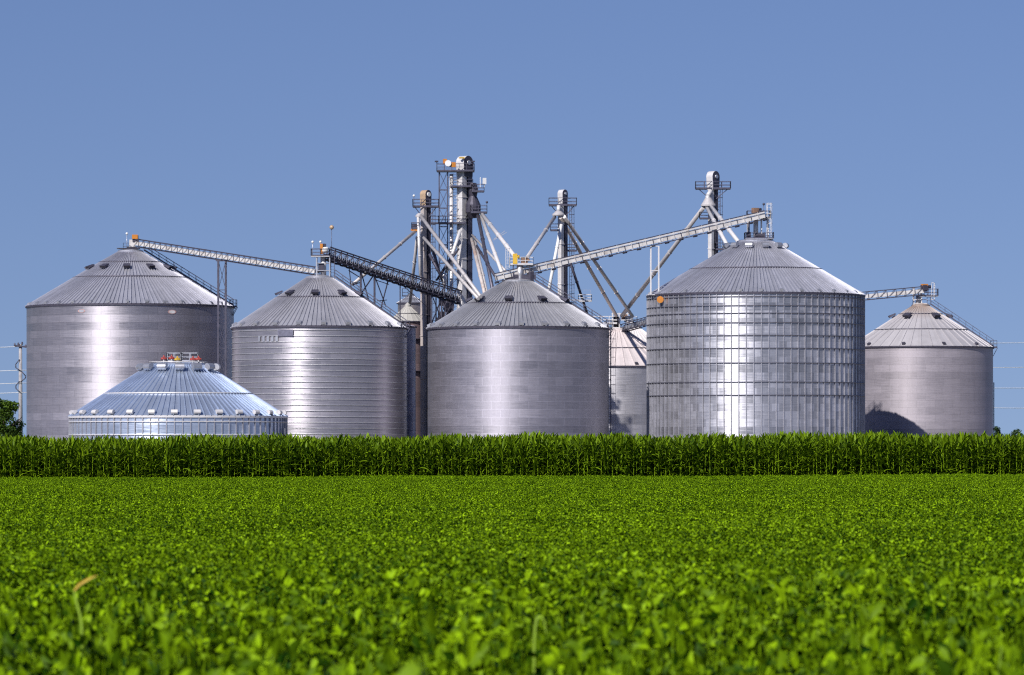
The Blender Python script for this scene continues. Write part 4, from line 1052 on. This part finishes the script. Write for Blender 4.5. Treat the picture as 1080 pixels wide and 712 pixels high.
# ------------------------------------------------------------------ corn
def corn_field():
    L = LeafSet(); NV = 10
    for v in range(NV):
        H = rng.uniform(2.0, 2.25); lean = rng.normal(0, 0.03, 2)
        # stalk
        n = 5; ring = []
        for (z, r) in ((0, .018), (H * 0.55, .014), (H * 0.95, .006)):
            ring.append([[lean[0] * z + r * math.cos(2 * PI * i / n), lean[1] * z + r * math.sin(2 * PI * i / n), z] for i in range(n)])
        vs = [p for q in ring for p in q]
        L.raw(vs, [(j * n + i, j * n + (i + 1) % n, (j + 1) * n + (i + 1) % n, (j + 1) * n + i) for j in range(2) for i in range(n)], 0.85, v)
        nl = 14; a0 = rng.uniform(0, PI)
        for i in range(nl):
            z0 = 0.25 + (H - 0.35) * (i / (nl - 1)) ** 0.9
            f = i / (nl - 1)
            yaw = a0 + (i % 2) * PI + rng.normal(0, 0.45)
            ln = (0.55 + 0.45 * math.sin(PI * min(1, f * 0.9 + .1))) * rng.uniform(0.85, 1.1); w = rng.uniform(0.075, 0.115)
            el = 0.85 + 0.45 * f + rng.normal(0, .12)      # blade leaves the stalk steeply, then arches
            droop = (1.9 - 0.9 * f) * rng.uniform(0.7, 1.2)
            if f > .85: el = 1.25 + rng.normal(0, .12); droop *= 0.55
            p = np.array([lean[0] * z0, lean[1] * z0, z0]); seg = 6; mid = []
            for s in range(seg + 1):
                mid.append((p.copy(), el)); 
                p = p + ln / seg * np.array([math.cos(el) * math.cos(yaw), math.cos(el) * math.sin(yaw), math.sin(el)]); el -= droop / seg
            side = np.array([-math.sin(yaw), math.cos(yaw), 0]); tw = rng.normal(0, .5)
            vs = []
            for s, (q, e) in enumerate(mid):
                t = s / seg; ww = w * (0.55 + 0.9 * t) * (1 - t ** 2.5) + 0.003
                sd = side * math.cos(tw * t) + np.array([0, 0, 1]) * math.sin(tw * t)
                vs += [q + sd * ww / 2, q - np.array([0, 0, ww * .18]), q - sd * ww / 2]
            fs = []
            for s in range(seg):
                fs += [(3 * s, 3 * s + 1, 3 * s + 4, 3 * s + 3), (3 * s + 1, 3 * s + 2, 3 * s + 5, 3 * s + 4)]
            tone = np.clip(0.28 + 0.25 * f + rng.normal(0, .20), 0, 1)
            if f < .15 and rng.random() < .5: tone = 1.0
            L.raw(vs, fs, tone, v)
    P, sc_ = [], []
    for r in range(22):
        y = 196.9 + r * 0.76; hw = 0.113 * y + 7; sp_ = 0.17 if r < 6 else 0.24
        n = int(2 * hw / sp_); xs = -hw + (np.arange(n) + .5) * 2 * hw / n + rng.normal(0, .03, n)
        P.append(np.stack([xs, y + rng.normal(0, .05, n)], 1))
    P = np.concatenate(P); n = len(P)
    hv = 1.0 + 0.015 * np.sin(P[:, 0] * 0.5 + 1) + 0.02 * np.sin(P[:, 0] * 1.7) 
    ex = dict(pos=np.stack([P[:, 0], P[:, 1], tilt(P[:, 0], P[:, 1])], 1), rotz=rng.uniform(0, 2 * PI, n), scl=rng.uniform(0.92, 1.12, n), scz=hv * rng.uniform(0.965, 1.035, n), vidx=rng.integers(0, NV, n))
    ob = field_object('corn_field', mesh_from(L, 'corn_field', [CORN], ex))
    tag(ob, 'tall dense green corn standing in a long strip before the bins', 'corn crop', None, 'stuff')
corn_field()

# stray grass blades in the soybeans
def blade(b, pts, w, mat=0, facing=Vector((0, -1, 0.25))):
    P = [Vector(p) for p in pts]; vs = []
    for i, p in enumerate(P):
        d = (P[min(i + 1, len(P) - 1)] - P[max(i - 1, 0)]).normalized(); sd = d.cross(facing).normalized()
        ww = w[i]
        vs += [p + sd * ww, p - facing.normalized() * ww * .4, p - sd * ww]
    fs = []
    for i in range(len(P) - 1):
        fs += [(3 * i, 3 * i + 1, 3 * i + 4, 3 * i + 3), (3 * i + 1, 3 * i + 2, 3 * i + 5, 3 * i + 4)]
    b.add(vs, fs, mat, True)
DRY = plain('dry_orange_blade', (0.50, 0.33, 0.02), 0.6, 0, 0.2, 20)
LIME = plain('lime_green_blade', (0.24, 0.38, 0.02), 0.5, 0, 0.2, 20)
def stray(label, Y, green, dry, extra=None):
    base = S(*green[0], Y); root = thing('volunteer_corn' if dry else 'grass_stem', label, 'corn plant' if dry else 'grass stem', Vector((base.x, Y, 0.2)))
    b = MB(); n = len(green); blade(b, [Vector((base.x, Y, 0.2))] + [S(x, y, Y) for x, y in green], [0.004] + [0.0065] * n); 
    if extra: blade(b, [S(x, y, Y) for x, y in extra], [0.0015 + 0.003 * math.sin(PI * (i + .5) / len(extra)) for i in range(len(extra))])
    b.build('stem', LIME, root)
    if dry:
        b = MB(); m = len(dry); blade(b, [S(x, y, Y - .01) for x, y in dry], [0.008 * math.sin(PI * (0.18 + 0.8 * i / (m - 1))) for i in range(m)]); b.build('dry_blade', DRY, root)
stray('single lime stem with a bent orange dry blade poking from the beans at left', 25.6, [(86, 662), (84, 648), (80.5, 636), (78, 622)], [(78, 623), (83, 617), (90, 612.5), (97, 609), (103, 607)])
stray('bent lime grass stem arched like a hook in the foreground beans', 24.2, [(563, 676), (564, 664), (565.5, 653), (568, 649.5)], None, [(568, 649.5), (571, 650), (574, 655), (576, 668)])

# ------------------------------------------------------------------ trees
def tree(label, px, Y, top, half_px, seed, mat, name='leafy_tree', group=None, n_leaf=5200, leaf=0.34, base_frac=0.16):
    r = np.random.default_rng(seed); x = (px - CX) * Y / FPX; H = EYE + (HY - top) * Y / FPX; W = half_px * Y / FPX
    root = thing(name, label, 'tree', Vector((x, Y, 0)), group)
    b = MB(); o = Vector((x, Y, 0))
    b.tube(o, o + Vector((0.1, 0, H * .45)), H * .03, 9, 0, H * .018)
    tips = []
    for i in range(9):
        a = 2 * PI * i / 9 + r.uniform(-.3, .3); z0 = H * r.uniform(.25, .45); q = o + Vector((math.cos(a) * W * .6, math.sin(a) * W * .6, z0 + H * r.uniform(.15, .35)))
        b.tube(o + Vector((0, 0, z0)), q, H * .010, 6, 0, H * .004)
    b.build('trunk', BARK, root)
    L = LeafSet(); k = 40
    ca = r.uniform(0, 2 * PI, k); cr = np.sqrt(r.uniform(0, 1, k)) * W * .72; czf = r.uniform(base_frac + .08, .90, k)
    cr *= np.sqrt(np.clip(1 - ((czf - .48) / .50) ** 2, 0.05, 1))
    cs = r.uniform(.16, .30, k) * W
    for i in range(k):
        m = n_leaf // k; d = r.normal(0, 1, (m, 3)); d /= np.linalg.norm(d, axis=1)[:, None]; rad = cs[i] * r.uniform(.35, 1.12, m) ** .6
        c = np.array([math.cos(ca[i]) * cr[i], math.sin(ca[i]) * cr[i], czf[i] * H])
        P = c + d * rad[:, None] * np.array([1, 1, .85]); P[:, 2] = np.clip(P[:, 2], 0.3, H)
        x_, y_, z_ = frames(r.uniform(0, 2 * PI, m), r.normal(-.3, .5, m), r.normal(0, .5, m))
        ln = r.uniform(.6, 1.2, m) * leaf
        L.blades(OV_V, OV_F, P, x_, y_, z_, ln, ln * .7, np.clip(r.normal(.45, .2, m) + r.normal(0, .12), 0, 1))
    me = mesh_from(L, 'crown', [mat]); ob = bpy.data.objects.new('crown', me); COL.objects.link(ob); ob.parent = root
tree('dark bushy tree at the left edge below the utility pole', 5, 800, 414, 31, 5, TREE, n_leaf=11000, leaf=0.40)
tree('small hazy tree right beside the far right bin', 1053, 960, 447, 8.5, 8, TREE_F, 'distant_tree', 'distant trees on the right', 2200, .4)
tree('wide low hazy tree at the right edge of the photo', 1071, 985, 450.5, 10, 9, TREE_F, 'distant_tree', 'distant trees on the right', 2200, .4)

# ------------------------------------------------------------------ ground
def ground():
    xs = np.array([-9000, -3000, -1000, -300, -120, -60, -30, 0, 30, 60, 120, 300, 1000, 3000, 9000.0])
    ys = np.array([-3000, -500, -60, 0, 60, 120, 200, 260, 300, 360, 420, 520, 700, 900, 1500, 4000, 12000.0])
    vs = [(x, y, float(tilt(np.array(x), np.array(y)))) for y in ys for x in xs]; n = len(xs)
    fs = [(j * n + i, j * n + i + 1, (j + 1) * n + i + 1, (j + 1) * n + i) for j in range(len(ys) - 1) for i in range(n - 1)]
    m, nt, b = new_mat('field_ground')
    geo = N(nt, 'ShaderNodeNewGeometry'); sp = N(nt, 'ShaderNodeSeparateXYZ'); nt.links.new(geo.outputs['Position'], sp.inputs[0])
    n1 = N(nt, 'ShaderNodeTexNoise', i_Scale=6.0, i_Detail=8.0, i_Roughness=.7); nt.links.new(geo.outputs['Position'], n1.inputs['Vector'])
    n2 = N(nt, 'ShaderNodeTexNoise', i_Scale=0.02, i_Detail=6.0, i_Roughness=.6); nt.links.new(geo.outputs['Position'], n2.inputs['Vector'])
    soil = mixc(nt, n1.outputs['Fac'], (0.045, 0.032, 0.022), (0.10, 0.075, 0.05))
    grass = mixc(nt, n2.outputs['Fac'], (0.03, 0.06, 0.012), (0.08, 0.11, 0.03))
    gravel = mixc(nt, n1.outputs['Fac'], (0.20, 0.19, 0.175), (0.34, 0.32, 0.30))
    yard = math_node(nt, 'MULTIPLY', math_node(nt, 'GREATER_THAN', sp.outputs[1], 600), math_node(nt, 'LESS_THAN', sp.outputs[1], 800))
    far = math_node(nt, 'GREATER_THAN', sp.outputs[1], 225)
    c = mixc(nt, far, soil, grass); c = mixc(nt, yard, c, gravel)
    nt.links.new(c, b.inputs['Base Color']); b.inputs['Roughness'].default_value = .95
    me = bpy.data.meshes.new('ground'); me.from_pydata(vs, [], fs); me.materials.append(m); me.update()
    ob = bpy.data.objects.new('ground', me); COL.objects.link(ob); tag(ob, None, None, None, 'structure')
ground()

# ------------------------------------------------------------------ sky, sun, camera
w = bpy.data.worlds.new('World'); sc.world = w; w.use_nodes = True
nt = w.node_tree; bg = nt.nodes['Background']
sky = nt.nodes.new('ShaderNodeTexSky'); sky.sky_type = 'NISHITA'; sky.sun_disc = False
sky.sun_elevation = SUN_EL; sky.sun_rotation = SUN_AZ; sky.air_density = 1.0; sky.dust_density = 0.3; sky.ozone_density = 4.0; sky.altitude = 200
tc = nt.nodes.new('ShaderNodeTexCoord'); spx = nt.nodes.new('ShaderNodeSeparateXYZ'); nt.links.new(tc.outputs['Generated'], spx.inputs[0])
zz = math_node(nt, 'MULTIPLY_ADD', spx.outputs[2], 0.95, 0.085)
cmb = nt.nodes.new('ShaderNodeCombineXYZ'); nt.links.new(spx.outputs[0], cmb.inputs[0]); nt.links.new(spx.outputs[1], cmb.inputs[1]); nt.links.new(zz, cmb.inputs[2])
nrm = nt.nodes.new('ShaderNodeVectorMath'); nrm.operation = 'NORMALIZE'; nt.links.new(cmb.outputs[0], nrm.inputs[0]); nt.links.new(nrm.outputs[0], sky.inputs['Vector'])
tint = mixc(nt, 1.0, sky.outputs[0], (0.93, 0.91, 1.17), 'MULTIPLY')
nt.links.new(tint, bg.inputs['Color']); bg.inputs['Strength'].default_value = 0.064

sl = bpy.data.lights.new('sun', 'SUN'); sl.energy = 5.0; sl.angle = R_(0.53); sl.color = (1.0, 0.955, 0.90)
so = bpy.data.objects.new('sun', sl); COL.objects.link(so); so.rotation_euler = (-SUN).to_track_quat('-Z', 'Y').to_euler(); so.location = (-100, -200, 150)

cam = bpy.data.cameras.new('camera'); co = bpy.data.objects.new('camera', cam); COL.objects.link(co); sc.camera = co
co.location = (0, 0, EYE); co.rotation_euler = (R_(90), 0, 0)
cam.sensor_width = 36; cam.lens = 36 * FPX / 1080; cam.shift_y = (HY - 356) / 1080
cam.clip_start = 0.5; cam.clip_end = 20000
cam.dof.use_dof = True; cam.dof.focus_distance = 150; cam.dof.aperture_fstop = cam.lens / 1000 / 0.029
sc.cycles.use_denoising = False; sc.cycles.caustics_reflective = False; sc.cycles.caustics_refractive = False; sc.cycles.sample_clamp_indirect = 1.2; sc.cycles.blur_glossy = 1.0; sc.cycles.max_bounces = 6; sc.cycles.filter_width = 1.05
sc.view_settings.view_transform = 'Standard'; sc.view_settings.look = 'None'; sc.view_settings.exposure = 0; sc.view_settings.gamma = 1
for o in bpy.data.objects:
    if '_o' in o: del o['_o']
